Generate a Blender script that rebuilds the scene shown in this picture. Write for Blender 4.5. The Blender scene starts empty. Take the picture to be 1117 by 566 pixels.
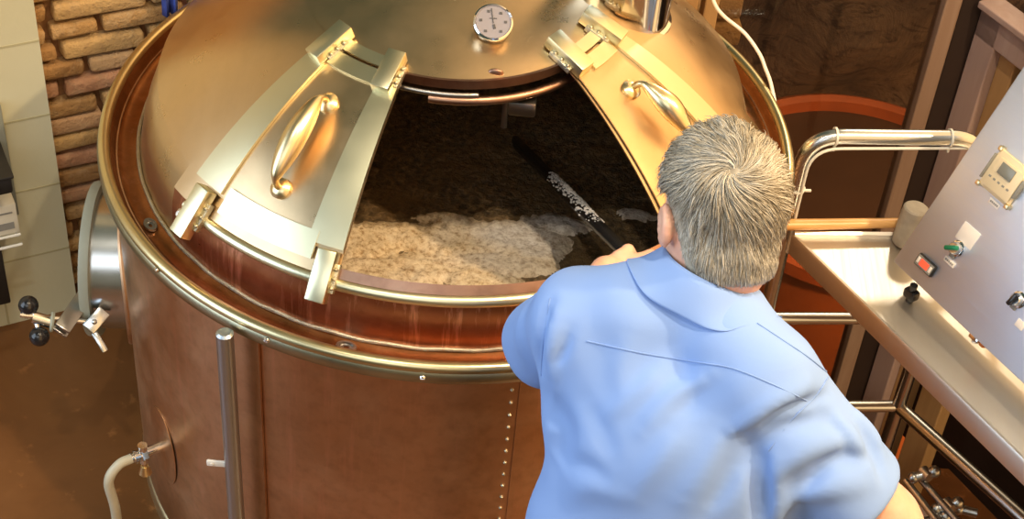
import bpy, bmesh, math, random
import numpy as np
from math import pi, sin, cos, radians as RAD
from mathutils import Vector, Matrix, noise as mnoise
random.seed(7); rng = np.random.default_rng(7)
S = bpy.context.scene
COL = S.collection

# ------------------------------------------------------------------ camera
W, H = 1117, 566
cx, cy = W/2, H/2
F = 1800.0
ZR = 1.05                      # height of the tank rim
HC = 2.0
_d = np.array([(370.-cx)/F, (2300.-cy)/F, 1.]); _d /= np.linalg.norm(_d)
_up = -_d; _fw = np.array([0, 0, 1.]); _h = _fw-_up*(_fw@_up); _h /= np.linalg.norm(_h)
_r = np.cross(_h, _up)
M3 = np.array([_r, _h, _up])
CAM = np.array([.07359*HC, -1.32422*HC, ZR+HC])

def ray(x, y):
    v = M3@np.array([(x-cx)/F, (y-cy)/F, 1.]); return v/np.linalg.norm(v)
def at(x, y, D): return CAM+ray(x, y)*D
def onz(x, y, z):
    v = ray(x, y); return CAM+v*(z-CAM[2])/v[2]
def onplane(x, y, p0, n):
    v = ray(x, y); return CAM+v*(((np.array(p0)-CAM)@n)/(v@n))
def oncyl(x, y, R):
    v = ray(x, y); a = v[0]**2+v[1]**2; b = CAM[0]*v[0]+CAM[1]*v[1]; c = CAM[0]**2+CAM[1]**2-R*R
    return CAM+v*((-b-max(b*b-a*c, 0)**.5)/a)
RS, ZC = .802, .6075           # dome sphere
def onsph(x, y, R=RS):
    v = ray(x, y); c = CAM-np.array([0, 0, ZC]); b = c@v; cc = c@c-R*R
    return CAM+v*(-b-max(b*b-cc, 0)**.5)

cam = bpy.data.cameras.new('camera'); camo = bpy.data.objects.new('camera', cam); COL.objects.link(camo)
cam.sensor_width = 36; cam.lens = 36*F/W; cam.clip_start = .05
mw = Matrix.Identity(4)
for i in range(3):
    mw[i][0] = M3[i, 0]; mw[i][1] = -M3[i, 1]; mw[i][2] = -M3[i, 2]; mw[i][3] = CAM[i]
camo.matrix_world = mw
S.camera = camo

# ------------------------------------------------------------------ materials
def srgb(r, g, b):
    f = lambda c: (c/255/12.92 if c/255 <= .04045 else ((c/255+.055)/1.055)**2.4)
    return (f(r), f(g), f(b), 1)
class NT:
    def __init__(s, name):
        s.m = bpy.data.materials.new(name); s.m.use_nodes = True
        s.t = s.m.node_tree; s.b = s.t.nodes['Principled BSDF']; s.out = s.t.nodes['Material Output']
    def n(s, kind, **kw):
        x = s.t.nodes.new(kind)
        for k, v in kw.items():
            if k[:2] == 'i_':
                key = k[2:].replace('_', ' ')
                x.inputs[key].default_value = v
            else: setattr(x, k, v)
        return x
    def l(s, a, b): s.t.links.new(a, b)
    def coord(s, scale=(1, 1, 1), rot=(0, 0, 0)):
        tc = s.n('ShaderNodeTexCoord'); mp = s.n('ShaderNodeMapping')
        mp.inputs['Scale'].default_value = scale; mp.inputs['Rotation'].default_value = rot
        s.l(tc.outputs['Object'], mp.inputs['Vector']); return mp.outputs['Vector']
    def noise(s, scale=5, detail=4, rough=.55, vec=None, dist=0):
        x = s.n('ShaderNodeTexNoise'); x.inputs['Scale'].default_value = scale
        x.inputs['Detail'].default_value = detail; x.inputs['Roughness'].default_value = rough
        x.inputs['Distortion'].default_value = dist
        s.l(vec if vec is not None else s.coord(), x.inputs['Vector']); return x.outputs['Fac']
    def ramp(s, fac, stops):
        r = s.n('ShaderNodeValToRGB'); e = r.color_ramp.elements
        while len(e) < len(stops): e.new(.5)
        for el, (p, c) in zip(e, stops):
            el.position = p; el.color = c if len(c) == 4 else (*c, 1)
        s.l(fac, r.inputs['Fac']); return r.outputs['Color']
    def rng(s, fac, a, b, lo=0, hi=1):
        r = s.n('ShaderNodeMapRange'); r.inputs[1].default_value = lo; r.inputs[2].default_value = hi
        r.inputs[3].default_value = a; r.inputs[4].default_value = b
        s.l(fac, r.inputs[0]); return r.outputs[0]
    def mix(s, fac, a, b, blend='MIX'):
        x = s.n('ShaderNodeMix'); x.data_type = 'RGBA'; x.blend_type = blend
        for sock, v in ((x.inputs[0], fac), (x.inputs[6], a), (x.inputs[7], b)):
            if hasattr(v, 'is_linked'): s.l(v, sock)
            else: sock.default_value = v if not isinstance(v, tuple) or len(v) == 4 else (*v, 1)
        return x.outputs[2]
    def bump(s, hgt, strength=.3, dist=.01):
        b = s.n('ShaderNodeBump'); b.inputs['Strength'].default_value = strength; b.inputs['Distance'].default_value = dist
        s.l(hgt, b.inputs['Height']); s.l(b.outputs['Normal'], s.b.inputs['Normal'])
    def set(s, **kw):
        for k, v in kw.items():
            i = s.b.inputs[{'color': 'Base Color', 'rough': 'Roughness', 'metal': 'Metallic', 'spec': 'Specular IOR Level',
                            'emit': 'Emission Color', 'estr': 'Emission Strength', 'coat': 'Coat Weight', 'coatr': 'Coat Roughness',
                            'sss': 'Subsurface Weight', 'sheen': 'Sheen Weight', 'trans': 'Transmission Weight', 'aniso': 'Anisotropic'}[k]]
            if hasattr(v, 'is_linked'): s.l(v, i)
            else: i.default_value = v
        return s

def plain(name, col, rough=.5, metal=0, var=.12, scale=18, bump=0, **kw):
    m = NT(name)
    f = m.noise(scale, 5)
    c = m.ramp(f, [(.25, tuple(x*(1-var) for x in col[:3])), (.75, tuple(min(1, x*(1+var)) for x in col[:3]))])
    m.set(color=c, rough=m.rng(m.noise(scale*2.3, 3), max(0.02, rough*.85), min(1, rough*1.15)), metal=metal, **kw)
    if bump: m.bump(m.noise(scale*6, 4), bump, .004)
    return m.m

def copper(name, c1, c2, c3, r0, r1, streak=0.0, scale=4, grime=.35):
    m = NT(name)
    v = m.coord(); n1 = m.noise(scale, 6, .6, v, .6)
    c = m.ramp(n1, [(.3, c1), (.5, c2), (.72, c3)])
    n2 = m.noise(38, 4, .6)
    c = m.mix(m.rng(n2, 0, grime, .45, .75), c, tuple(x*.62 for x in c1))
    vs = m.coord((9, 9, .7)); n3 = m.noise(4.5, 5, .7, vs)
    if streak: c = m.mix(m.rng(n3, 0, streak, .54, .68), c, (.84, .45, .32, 1))
    m.set(color=c, metal=1, rough=m.rng(m.noise(7, 6, .65), r0, r1, .3, .7))
    m.bump(m.noise(3.2, 2), .06, .02)
    return m.m

MT = {}
MT['jacket'] = copper('copper_jacket', (.50, .305, .17), (.60, .37, .215), (.69, .455, .285), .30, .48, .25, 3)
MT['dome'] = copper('copper_dome', (.60, .43, .25), (.67, .49, .29), (.72, .54, .34), .25, .37, 0, 2.6, .08)
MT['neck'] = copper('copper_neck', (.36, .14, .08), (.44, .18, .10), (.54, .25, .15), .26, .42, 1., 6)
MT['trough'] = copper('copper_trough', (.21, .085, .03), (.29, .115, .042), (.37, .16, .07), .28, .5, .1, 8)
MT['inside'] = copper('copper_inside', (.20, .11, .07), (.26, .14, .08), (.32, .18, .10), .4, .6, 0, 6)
MT['lip'] = copper('copper_lip', (.26, .15, .11), (.34, .20, .14), (.40, .25, .18), .28, .42, 0, 10)
MT['brass'] = plain('brass_satin', (.74, .69, .47), .33, 1, .03, 6)
MT['brass_gold'] = plain('brass_polished', (.76, .62, .36), .30, 1, .05, 8)
MT['brass_rim'] = plain('brass_rim', (.66, .56, .32), .30, 1, .12, 9)
MT['rimgrey'] = plain('tarnished_brass', (.40, .37, .25), .36, 1, .18, 9)
MT['steel'] = plain('stainless_steel', (.60, .62, .63), .24, 1, .04, 12)
MT['steel_blue'] = plain('stainless_tube', (.46, .53, .60), .34, 1, .04, 12)
MT['steel_dark'] = plain('stainless_steel_worn', (.38, .37, .35), .30, 1, .1, 20)
MT['weld'] = plain('solder_bead', (.52, .49, .38), .4, 1, .2, 60, .5)
MT['chrome'] = plain('chrome', (.78, .78, .78), .10, 1, .03, 20)
MT['gasket'] = plain('grey_gasket', (.30, .32, .26), .5, 0, .08, 20)
MT['black'] = plain('black_plastic', (.012, .012, .014), .18, 0, .1, 20)
MT['blackm'] = plain('black_matte', (.010, .009, .008), .5, 0, .2, 20)
MT['white'] = plain('white_plastic', (.72, .70, .64), .5, 0, .05, 20)
MT['cream'] = plain('cream_hose', (.46, .43, .32), .45, 0, .1, 20)
MT['rubber'] = plain('mallet_rubber', (.36, .32, .26), .7, 0, .22, 30, .2)
MT['shaft'] = plain('paddle_black', (.018, .017, .016), .22, 0, .2, 20)
MT['trouser'] = plain('trouser_cloth', (.06, .055, .05), .85, 0, .1, 60, .2)
MT['shoe'] = plain('shoe_leather', (.03, .02, .015), .45, 0, .1, 30)
MT['belt'] = plain('belt_leather', (.03, .018, .01), .4, 0, .1, 30)

def m_stainless_brushed(name, col, r, ax):
    m = NT(name); sc = [3, 3, 3]; sc[ax] = 160
    n = m.noise(1.5, 4, .6, m.coord(tuple(sc)))
    big = m.noise(2.2, 3)
    c = m.mix(m.rng(big, 0, .5, .4, .7), tuple(x*.9 for x in col)+(1,), col+(1,))
    m.set(color=c, metal=1, rough=m.rng(n, r*.8, r*1.25)); m.bump(n, .05, .001); return m.m
MT['table'] = m_stainless_brushed('table_stainless', (.80, .76, .70), .42, 0)
MT['panel'] = m_stainless_brushed('panel_stainless', (.70, .80, .98), .48, 2)

def m_skin():
    m = NT('skin'); f = m.noise(30, 5)
    c = m.ramp(f, [(.3, (.66, .35, .25)), (.7, (.78, .46, .34))])
    m.set(color=c, rough=.5, sss=.12); m.b.inputs['Subsurface Radius'].default_value = (.02, .008, .004)
    m.bump(m.noise(180, 3), .08, .002); return m.m
MT['skin'] = m_skin()
def m_shirt():
    m = NT('blue_shirt_cloth'); v = m.coord((420, 420, 420))
    n = m.noise(1, 2, .5, v); big = m.noise(5, 4)
    c = m.ramp(big, [(.3, (.215, .35, .70)), (.7, (.24, .38, .74))])
    m.set(color=c, rough=.9, spec=.2); m.bump(n, .12, .0006); return m.m
MT['shirt'] = m_shirt()
MT['seam'] = plain('shirt_seam', (.20, .33, .66), .9, 0, .05, 40)
def m_hair():
    m = NT('grey_hair'); a = m.n('ShaderNodeAttribute', attribute_name='tone')
    c = m.ramp(a.outputs['Fac'], [(0, (.20, .17, .12)), (.35, (.36, .325, .255)), (.7, (.54, .505, .43)), (1, (.72, .69, .62))])
    m.set(color=c, rough=.42, spec=.4); return m.m
MT['hair'] = m_hair()
def m_mash():
    m = NT('grain_mash'); n = m.noise(70, 6, .7); n2 = m.noise(9, 4)
    c = m.ramp(n, [(.34, (.045, .030, .014)), (.48, (.125, .082, .038)), (.60, (.24, .155, .07)), (.74, (.44, .32, .16))])
    c = m.mix(m.rng(n2, 0, .6, .45, .65), c, (.20, .115, .04, 1), 'MIX')
    m.set(color=c, rough=.42, spec=.5); m.bump(n, .9, .012); return m.m
MT['mash'] = m_mash()
def m_foam():
    m = NT('foam'); n = m.noise(85, 6, .75); n2 = m.noise(11, 5, .6)
    a = m.n('ShaderNodeAttribute', attribute_name='tone')
    c = m.ramp(n, [(.36, (.32, .19, .075)), (.50, (.68, .53, .33)), (.66, (.82, .69, .48))])
    w = m.ramp(n, [(.36, (.50, .45, .40)), (.5, (.75, .71, .67)), (.66, (.86, .83, .80))])
    c = m.mix(a.outputs['Fac'], c, w)
    n3 = m.noise(7, 6, .75, None, .6); c = m.mix(m.rng(n3, 0, .8, .56, .68), c, (.22, .12, .04, 1))
    m.set(color=c, rough=.7); m.bump(n, .8, .008); return m.m
MT['foam'] = m_foam()
def m_floor(name, c1, c2, c3, rough):
    m = NT(name); n = m.noise(2.2, 8, .65, None, .5); n2 = m.noise(24, 5, .6)
    c = m.ramp(n, [(.3, c1), (.5, c2), (.7, c3)])
    c = m.mix(m.rng(n2, 0, .6, .62, .75), c, tuple(x*1.7 for x in c3)+(1,))
    m.set(color=c, rough=m.rng(m.noise(5, 5), rough*.7, rough*1.3)); m.bump(n2, .1, .004); return m.m
MT['floor'] = m_floor('stained_concrete', (.105, .042, .012), (.155, .062, .018), (.19, .08, .025), .34)
MT['floor2'] = m_floor('stained_concrete_lower', (.13, .045, .014), (.20, .07, .02), (.25, .09, .03), .25)
def m_block():
    m = NT('painted_block_wall'); n = m.noise(60, 4); n2 = m.noise(2.5, 4)
    c = m.ramp(n2, [(.3, (.50, .50, .35)), (.7, (.57, .57, .42))])
    m.set(color=c, rough=.6); m.bump(n, .12, .004); return m.m
MT['block'] = m_block()
MT['blockjoint'] = plain('block_joint', (.40, .38, .24), .8, 0, .08, 30)
def m_brick():
    m = NT('rough_brick'); a = m.n('ShaderNodeAttribute', attribute_name='tone')
    c = m.ramp(a.outputs['Fac'], [(0, (.36, .20, .075)), (.3, (.47, .29, .115)), (.55, (.56, .37, .155)), (.8, (.60, .42, .22)), (1, (.52, .27, .16))])
    n = m.noise(16, 6, .7); n2 = m.noise(45, 5, .7)
    c = m.mix(m.rng(n, 0, .65, .5, .7), c, (.60, .44, .26, 1)); c = m.mix(m.rng(n2, 0, .6, .55, .75), c, (.16, .10, .06, 1))
    m.set(color=c, rough=.85); m.bump(n2, .7, .02); return m.m
MT['brick'] = m_brick()
MT['mortar'] = plain('mortar', (.22, .11, .045), .9, 0, .25, 30, .4)
def m_wood(name, c1, c2, ax=0, rough=.5, sc=30):
    m = NT(name); s = [sc]*3; s[ax] = sc/12
    n = m.noise(1.2, 5, .6, m.coord(tuple(s)), .8)
    m.set(color=m.ramp(n, [(.3, c1), (.7, c2)]), rough=rough); m.bump(n, .1, .002); return m.m
MT['handle'] = m_wood('mallet_handle_wood', (.52, .26, .08), (.68, .40, .15), 0, .35, 40)
MT['frame'] = m_wood('window_frame_wood', (.24, .15, .10), (.31, .21, .15), 2, .6, 20)
MT['frame2'] = m_wood('window_frame_pink', (.36, .25, .22), (.42, .31, .28), 2, .6, 20)
MT['frame3'] = m_wood('window_jamb_tan', (.38, .22, .09), (.46, .28, .12), 2, .6, 20)
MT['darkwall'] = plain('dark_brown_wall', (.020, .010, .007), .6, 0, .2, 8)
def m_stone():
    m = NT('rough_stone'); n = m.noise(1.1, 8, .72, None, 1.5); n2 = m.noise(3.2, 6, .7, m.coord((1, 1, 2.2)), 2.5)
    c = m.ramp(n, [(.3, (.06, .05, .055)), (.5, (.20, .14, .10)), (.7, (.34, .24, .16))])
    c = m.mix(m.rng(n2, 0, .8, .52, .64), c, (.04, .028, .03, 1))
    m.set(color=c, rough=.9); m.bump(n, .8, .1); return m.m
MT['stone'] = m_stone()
def m_glass():
    m = NT('window_glass'); t = m.t
    tr = m.n('ShaderNodeBsdfTransparent'); tr.inputs[0].default_value = (.76, .72, .68, 1)
    gl = m.n('ShaderNodeBsdfGlossy'); gl.inputs['Roughness'].default_value = .03
    lw = m.n('ShaderNodeLayerWeight'); pw = m.n('ShaderNodeMath', operation='POWER'); pw.inputs[1].default_value = 5; m.l(lw.outputs['Facing'], pw.inputs[0]); fr = m.n('ShaderNodeMapRange'); fr.inputs[3].default_value = .04; fr.inputs[4].default_value = 1; m.l(pw.outputs[0], fr.inputs[0])
    mx = m.n('ShaderNodeMixShader'); m.l(fr.outputs[0], mx.inputs[0]); m.l(tr.outputs[0], mx.inputs[1]); m.l(gl.outputs[0], mx.inputs[2])
    m.l(mx.outputs[0], m.out.inputs['Surface']); return m.m
MT['glass'] = m_glass()
def emis(name, col, s):
    m = NT(name); n = m.noise(40, 2)
    m.set(color=(0.02, .02, .02, 1), emit=m.mix(n, tuple(x*.7 for x in col)+(1,), col+(1,)), estr=s); return m.m
MT['red_led'] = emis('red_display_lit', (1, .06, .02), 2.2)
MT['lcd'] = plain('lcd_grey', (.17, .18, .16), .3, 0, .05, 20)
MT['beige'] = plain('controller_beige', (.66, .55, .36), .4, 0, .05, 20)
MT['green'] = plain('green_knob', (.0, .16, .07), .3, 0, .1, 20)
MT['dial'] = plain('dial_face', (.20, .19, .22), .4, 0, .03, 20)
MT['ink'] = plain('dark_print', (.05, .05, .055), .6, 0, .1, 20)
MT['inkgrey'] = plain('grey_print', (.22, .22, .20), .6, 0, .1, 20)
MT['label'] = plain('label_plate', (.74, .70, .66), .5, 0, .04, 20)
MT['orange'] = plain('orange_rubber', (.55, .15, .02), .5, 0, .1, 20)
MT['wiregrey'] = plain('coated_wire', (.66, .66, .60), .4, 0, .05, 20)
MT['carton'] = plain('carton_board', (.60, .58, .48), .7, 0, .05, 20)
MT['carton_green'] = plain('carton_green', (.16, .20, .05), .7, 0, .08, 20)
MT['carton_blue'] = plain('carton_blue', (.10, .18, .42), .7, 0, .1, 20)
MT['rackgrey'] = plain('rack_side_grey', (.20, .22, .19), .5, 0, .08, 12)
MT['maroon'] = plain('maroon_cloth', (.09, .010, .015), .8, 0, .2, 20)
MT['blue'] = plain('blue_cloth', (.05, .09, .40), .8, 0, .35, 30)
MT['pinkboard'] = plain('pink_board', (.40, .22, .18), .7, 0, .15, 20)
MT['vessel'] = plain('copper_far_vessel', (.45, .13, .035), .45, .25, .2, 3)
MT['vessel_rim'] = plain('copper_far_rim', (.34, .085, .025), .5, 0, .15, 9)
MT['vessel_lid'] = plain('vessel_lid_brown', (.05, .024, .013), .7, 0, .25, 3)

# ------------------------------------------------------------------ mesh builder
class MB:
    def __init__(s): s.v = []; s.f = []; s.tone = None
    def add(s, vs, fs):
        o = len(s.v); s.v.extend([tuple(map(float, p)) for p in vs]); s.f.extend([tuple(i+o for i in f) for f in fs]); return s
    def box(s, c, ax, size, bev=.0):
        """box with axes ax (3 unit vectors) and full sizes; chamfered edges"""
        c = np.array(c, float); ax = [np.array(a, float) for a in ax]; hx, hy, hz = [q/2 for q in size]
        b = min(bev, hx*.9, hy*.9, hz*.9)
        if b <= 0:
            P = [c+ax[0]*hx*i+ax[1]*hy*j+ax[2]*hz*k for i in (-1, 1) for j in (-1, 1) for k in (-1, 1)]
            return s.add(P, [(0, 1, 3, 2), (4, 6, 7, 5), (0, 4, 5, 1), (2, 3, 7, 6), (0, 2, 6, 4), (1, 5, 7, 3)])
        bm = bmesh.new(); bmesh.ops.create_cube(bm, size=1)
        for v in bm.verts: v.co = Vector((v.co.x*hx*2, v.co.y*hy*2, v.co.z*hz*2))
        bmesh.ops.bevel(bm, geom=list(bm.edges), offset=b, segments=2, affect='EDGES', profile=.5)
        bm.verts.index_update()
        P = [c+ax[0]*v.co.x+ax[1]*v.co.y+ax[2]*v.co.z for v in bm.verts]
        Fs = [tuple(v.index for v in f.verts) for f in bm.faces]; bm.free(); return s.add(P, Fs)
    def tube(s, pts, r, n=14, cap=True, closed=False, flat=None):
        pts = [np.array(p, float) for p in pts]; N = len(pts)
        rs = r if hasattr(r, '__len__') else [r]*N
        T = []
        for i in range(N):
            a = pts[(i-1) % N] if (i > 0 or closed) else pts[i]; b = pts[(i+1) % N] if (i < N-1 or closed) else pts[i]
            t = b-a; T.append(t/(np.linalg.norm(t)+1e-12))
        ref = np.array([0, 0, 1.]) if abs(T[0][2]) < .9 else np.array([1., 0, 0])
        u = np.cross(T[0], ref); u /= np.linalg.norm(u); V = []
        for i in range(N):
            u = u-T[i]*(u@T[i]); u /= np.linalg.norm(u); w = np.cross(T[i], u)
            for k in range(n):
                a = 2*pi*k/n; V.append(pts[i]+rs[i]*(u*cos(a)+w*sin(a)*(flat or 1)))
        Fs = []
        for i in range(N if closed else N-1):
            j = (i+1) % N
            for k in range(n):
                l = (k+1) % n; Fs.append((i*n+k, i*n+l, j*n+l, j*n+k))
        if cap and not closed:
            Fs.append(tuple(range(n))[::-1]); Fs.append(tuple((N-1)*n+k for k in range(n)))
        return s.add(V, Fs)
    def sweep(s, pts, prof, ups, closed=False):
        """sweep a 2D profile [(a,b)] along pts; ups[i] = direction for b, side = cross(T,up) for a"""
        pts = [np.array(p, float) for p in pts]; N = len(pts); n = len(prof); V = []
        for i in range(N):
            a = pts[(i-1) % N] if (i > 0 or closed) else pts[i]; b = pts[(i+1) % N] if (i < N-1 or closed) else pts[i]
            t = b-a; t /= np.linalg.norm(t); up = np.array(ups[i], float); up = up-t*(up@t); up /= np.linalg.norm(up); sd = np.cross(t, up)
            for (p, q) in prof: V.append(pts[i]+sd*p+up*q)
        Fs = []
        for i in range(N if closed else N-1):
            j = (i+1) % N
            for k in range(n):
                l = (k+1) % n; Fs.append((i*n+k, i*n+l, j*n+l, j*n+k))
        if not closed: Fs += [tuple(range(n))[::-1], tuple((N-1)*n+k for k in range(n))]
        return s.add(V, Fs)
    def revolve(s, prof, a0=0, a1=360, n=128, c=(0, 0, 0), loop=False, frame=None):
        """prof [(r,z)] around axis; frame = (X,Y,Z) axes"""
        full = abs(a1-a0) >= 359.9; m = n if full else n+1; c = np.array(c, float)
        X, Y, Z = [np.array(q, float) for q in (frame or ((1, 0, 0), (0, 1, 0), (0, 0, 1)))]; V = []; k = len(prof)
        for i in range(m):
            a = RAD(a0+(a1-a0)*i/n)
            for (r, z) in prof: V.append(c+X*r*cos(a)+Y*r*sin(a)+Z*z)
        Fs = []
        for i in range(n):
            j = (i+1) % m
            for q in range(k if loop else k-1):
                p = (q+1) % k; Fs.append((i*k+q, j*k+q, j*k+p, i*k+p))
        if loop and not full: Fs += [tuple(range(k)), tuple((m-1)*k+q for q in range(k))[::-1]]
        return s.add(V, Fs)
    def ball(s, c, r, nu=20, nv=12, ax=None):
        rr = r if hasattr(r, '__len__') else (r, r, r); A = ax if ax is not None else np.eye(3)
        V = []; Fs = []
        for i in range(nv+1):
            t = pi*i/nv
            for j in range(nu):
                p = 2*pi*j/nu; l = np.array([rr[0]*sin(t)*cos(p), rr[1]*sin(t)*sin(p), rr[2]*cos(t)])
                V.append(np.array(c)+l@np.array(A))
        for i in range(nv):
            for j in range(nu):
                k = (j+1) % nu; Fs.append((i*nu+j, (i+1)*nu+j, (i+1)*nu+k, i*nu+k))
        return s.add(V, Fs)
    def cyl(s, a, b, r, n=20, r2=None): return s.tube([a, b], [r, r if r2 is None else r2], n)
    def build(s, name, mat, parent=None, smooth=True, tone=None, angle=40):
        me = bpy.data.meshes.new(name)
        off = np.array(parent_world(parent)) if parent is not None else np.zeros(3)
        V = np.array(s.v, float)-off if s.v else np.zeros((0, 3))
        me.from_pydata(V.tolist(), [], s.f); me.update()
        bm = bmesh.new(); bm.from_mesh(me)
        bmesh.ops.remove_doubles(bm, verts=bm.verts, dist=1e-6) if tone is None else None
        bmesh.ops.recalc_face_normals(bm, faces=bm.faces)
        bm.to_mesh(me); bm.free()
        if tone is not None:
            at_ = me.attributes.new('tone', 'FLOAT', 'POINT'); at_.data.foreach_set('value', np.array(tone, np.float32))
        if smooth:
            me.polygons.foreach_set('use_smooth', [True]*len(me.polygons))
            try: me.set_sharp_from_angle(angle=RAD(angle))
            except Exception: pass
        me.materials.append(mat)
        o = bpy.data.objects.new(name, me); COL.objects.link(o)
        if parent is not None: o.parent = parent
        return o
def parent_world(p):
    q = Vector((0, 0, 0))
    while p is not None: q += p.location; p = p.parent
    return q
def tag(o, label=None, cat=None, group=None, kind=None):
    if label: o['label'] = label
    if cat: o['category'] = cat
    if group: o['group'] = group
    if kind: o['kind'] = kind
    return o
def thing(name, loc, label, cat, group=None):
    o = bpy.data.objects.new(name, None); COL.objects.link(o); o.location = Vector(tuple(map(float, loc))); o.empty_display_size = .1
    return tag(o, label, cat, group)
def struct(name, mb, mat, smooth=False): return tag(mb.build(name, mat, None, smooth), kind='structure')
nrm = lambda v: np.array(v, float)/np.linalg.norm(v)
def bez(pts, n=24):
    """Catmull-Rom through points"""
    P = [np.array(p, float) for p in pts]; P = [2*P[0]-P[1]]+P+[2*P[-1]-P[-2]]; out = []
    for i in range(1, len(P)-2):
        for k in range(n):
            t = k/n; a, b, c, d = P[i-1:i+3]
            out.append(.5*((2*b)+(-a+c)*t+(2*a-5*b+4*c-d)*t*t+(-a+3*b-3*c+d)*t**3))
    out.append(P[-2]); return out
def fillet(pts, r, n=8):
    P = [np.array(p, float) for p in pts]; out = [P[0]]
    for i in range(1, len(P)-1):
        a = nrm(P[i-1]-P[i]); b = nrm(P[i+1]-P[i]); p0 = P[i]+a*r; p1 = P[i]+b*r
        for k in range(n+1):
            t = k/n; out.append((1-t)**2*p0+2*t*(1-t)*P[i]+t*t*p1)
    out.append(P[-1]); return out
EZ = np.array([0, 0, 1.])
ID = (np.array([1., 0, 0]), np.array([0, 1., 0]), EZ)

# ------------------------------------------------------------------ setting
ZF = .15           # deck the tank stands on
ZL = -.90          # lower floor on the right, beside the stand
ZB = -2.6          # floor beyond the window
dW = nrm((cos(RAD(7.6)), sin(RAD(7.6)), 0)); nW = np.array([dW[1], -dW[0], 0])      # window wall direction, normal to camera side
pM = np.array([1.184, .96, 0])           # foot of the main mullion
dR = np.array([.552, -.834, 0]); nR = np.array([-.834, -.552, 0])
pC = pM+dW*.115                         # corner where the right wall turns
xe = .70
mb = MB(); mb.box((-2.65+xe/2+.0, -1.2, ZF-.05), ID, (5.3+xe, 5.9, .1)); struct('floor', mb, MT['floor'])
# the deck edge runs along the right of the tank; the lower floor lies right of it
mb = MB(); mb.box((xe+2.4, -1.22, ZL-.05), ID, (4.8, 4.4, .1)); struct('floor_lower', mb, MT['floor2'])
mb = MB(); mb.box((xe-.03, -1.2, (ZF-.1+ZL)/2), ID, (.06, 5.4, ZF-.1-ZL)); struct('trim_1', mb, MT['darkwall'])
# left white block wall, and the brick wall set back behind it
dL = nrm((cos(RAD(29)), sin(RAD(29)), 0)); nL = np.array([dL[1], -dL[0], 0])
pL = onz(85, 335, ZF)
mb = MB()
L0 = -1.8; hgt = 2.6
mb.box(pL+dL*(L0/2)-nL*.075+EZ*hgt/2, (dL, nL, EZ), (-L0, .15, hgt))
wl = struct('wall_left', mb, MT['block'])
mb = MB()
for k in range(1, 13):                   # recessed mortar joints of the blocks
    z = ZF+k*.2; mb.box(pL+dL*(L0/2)+nL*.0006+EZ*(k*.2), (dL, nL, EZ), (-L0, .0012, .005))
for k in range(0, 13):
    for j in range(0, 5):
        s = -.17-.4*j-(.2 if k % 2 else 0)
        if s > L0: mb.box(pL+dL*s+nL*.0006+EZ*(k*.2+.1), (dL, nL, EZ), (.005, .0012, .2))
o = mb.build('trim_2', MT['blockjoint'], None, False); tag(o, kind='structure')
# brick wall
setb = .10; pB = pL-nL*setb; Lb = 1.25; hgtB = 1.45
mb = MB(); mb.box(pB+dL*(Lb/2-.1)-nL*.08+EZ*(hgtB/2), (dL, nL, EZ), (Lb+.2, .15, hgtB)); struct('wall_back', mb, MT['mortar'])
bm_ = MB(); tone = []
ch = .052
for k in range(int(hgtB/ch)):
    s = -.09-(.11 if k % 2 else 0)*random.uniform(.5, 1)
    while s < Lb-.03:
        wd = random.choice((.20, .22, .21, .12)) if random.random() < .85 else .10
        e = min(s+wd, Lb+.0)
        if e-s > .05:
            n0 = len(bm_.v); hh = ch-.013+random.uniform(-.004, .004)
            c = pB+dL*((s+e)/2)+nL*(random.uniform(.000, .008))+EZ*(k*ch+.03+random.uniform(-.003, .003))
            tl = random.uniform(-.025, .025); a0 = dL*cos(tl)+EZ*sin(tl); a2 = EZ*cos(tl)-dL*sin(tl)
            bm_.box(c, (a0, nL, a2), (e-s-.014, .05, hh), .008)
            t = random.random()
            for i in range(n0, len(bm_.v)):
                p = np.array(bm_.v[i]); q = mnoise.noise(Vector(p*22))*.006; q2 = mnoise.noise(Vector(p*40+5))*.004
                bm_.v[i] = tuple(p+nL*q+EZ*q2+dL*q)
            tone += [t]*(len(bm_.v)-n0)
        s = e
tag(bm_.build('trim_3', MT['brick'], None, True, tone=tone, angle=50), kind='structure')
# window wall behind the tank and stand
zt = 1.16; zb = ZL-.05
def wpost(name, s0, s1, depth, mat, back=0.0, z0=zb, z1=zt, p=pM, d=dW, n=nW):
    mb = MB(); mb.box(p+d*(s0+s1)/2-n*(back)+EZ*(z0+z1)/2, (d, n, EZ), (abs(s1-s0), depth, z1-z0), .004)
    return struct(name, mb, mat)
def sW(px, py, p=pM, d=dW, n=nW):
    q = onplane(px, py, p, n); return float((q-p)@d), float(q[2])
m0, m1, m2 = sW(1027, 0)[0], sW(1044, 0)[0], sW(1049, 0)[0]
wpost('trim_4', m0, m1, .06, MT['frame']); wpost('trim_5', m1, m2, .045, MT['frame'], .012)
p1a, p1b, p1c, p1d = sW(741, 0)[0], sW(760, 0)[0], sW(767, 0)[0], sW(783, 0)[0]
wpost('trim_6', p1a, p1b, .05, MT['frame3']); wpost('trim_7', p1c, p1d, .05, MT['frame3'])
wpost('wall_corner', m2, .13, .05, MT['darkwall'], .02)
mb = MB(); mb.box(pM+dW*(p1d+m0)/2+EZ*(zt+zb)/2-nW*.0, (dW, nW, EZ), (m0-p1d, .008, zt-zb)); struct('window_1', mb, MT['glass'])
mb = MB(); mb.box(pM+dW*(p1a-.4)+EZ*(zt+zb)/2-nW*.03, (dW, nW, EZ), (.8, .06, zt-zb)); struct('wall_right', mb, MT['mortar'])
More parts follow.
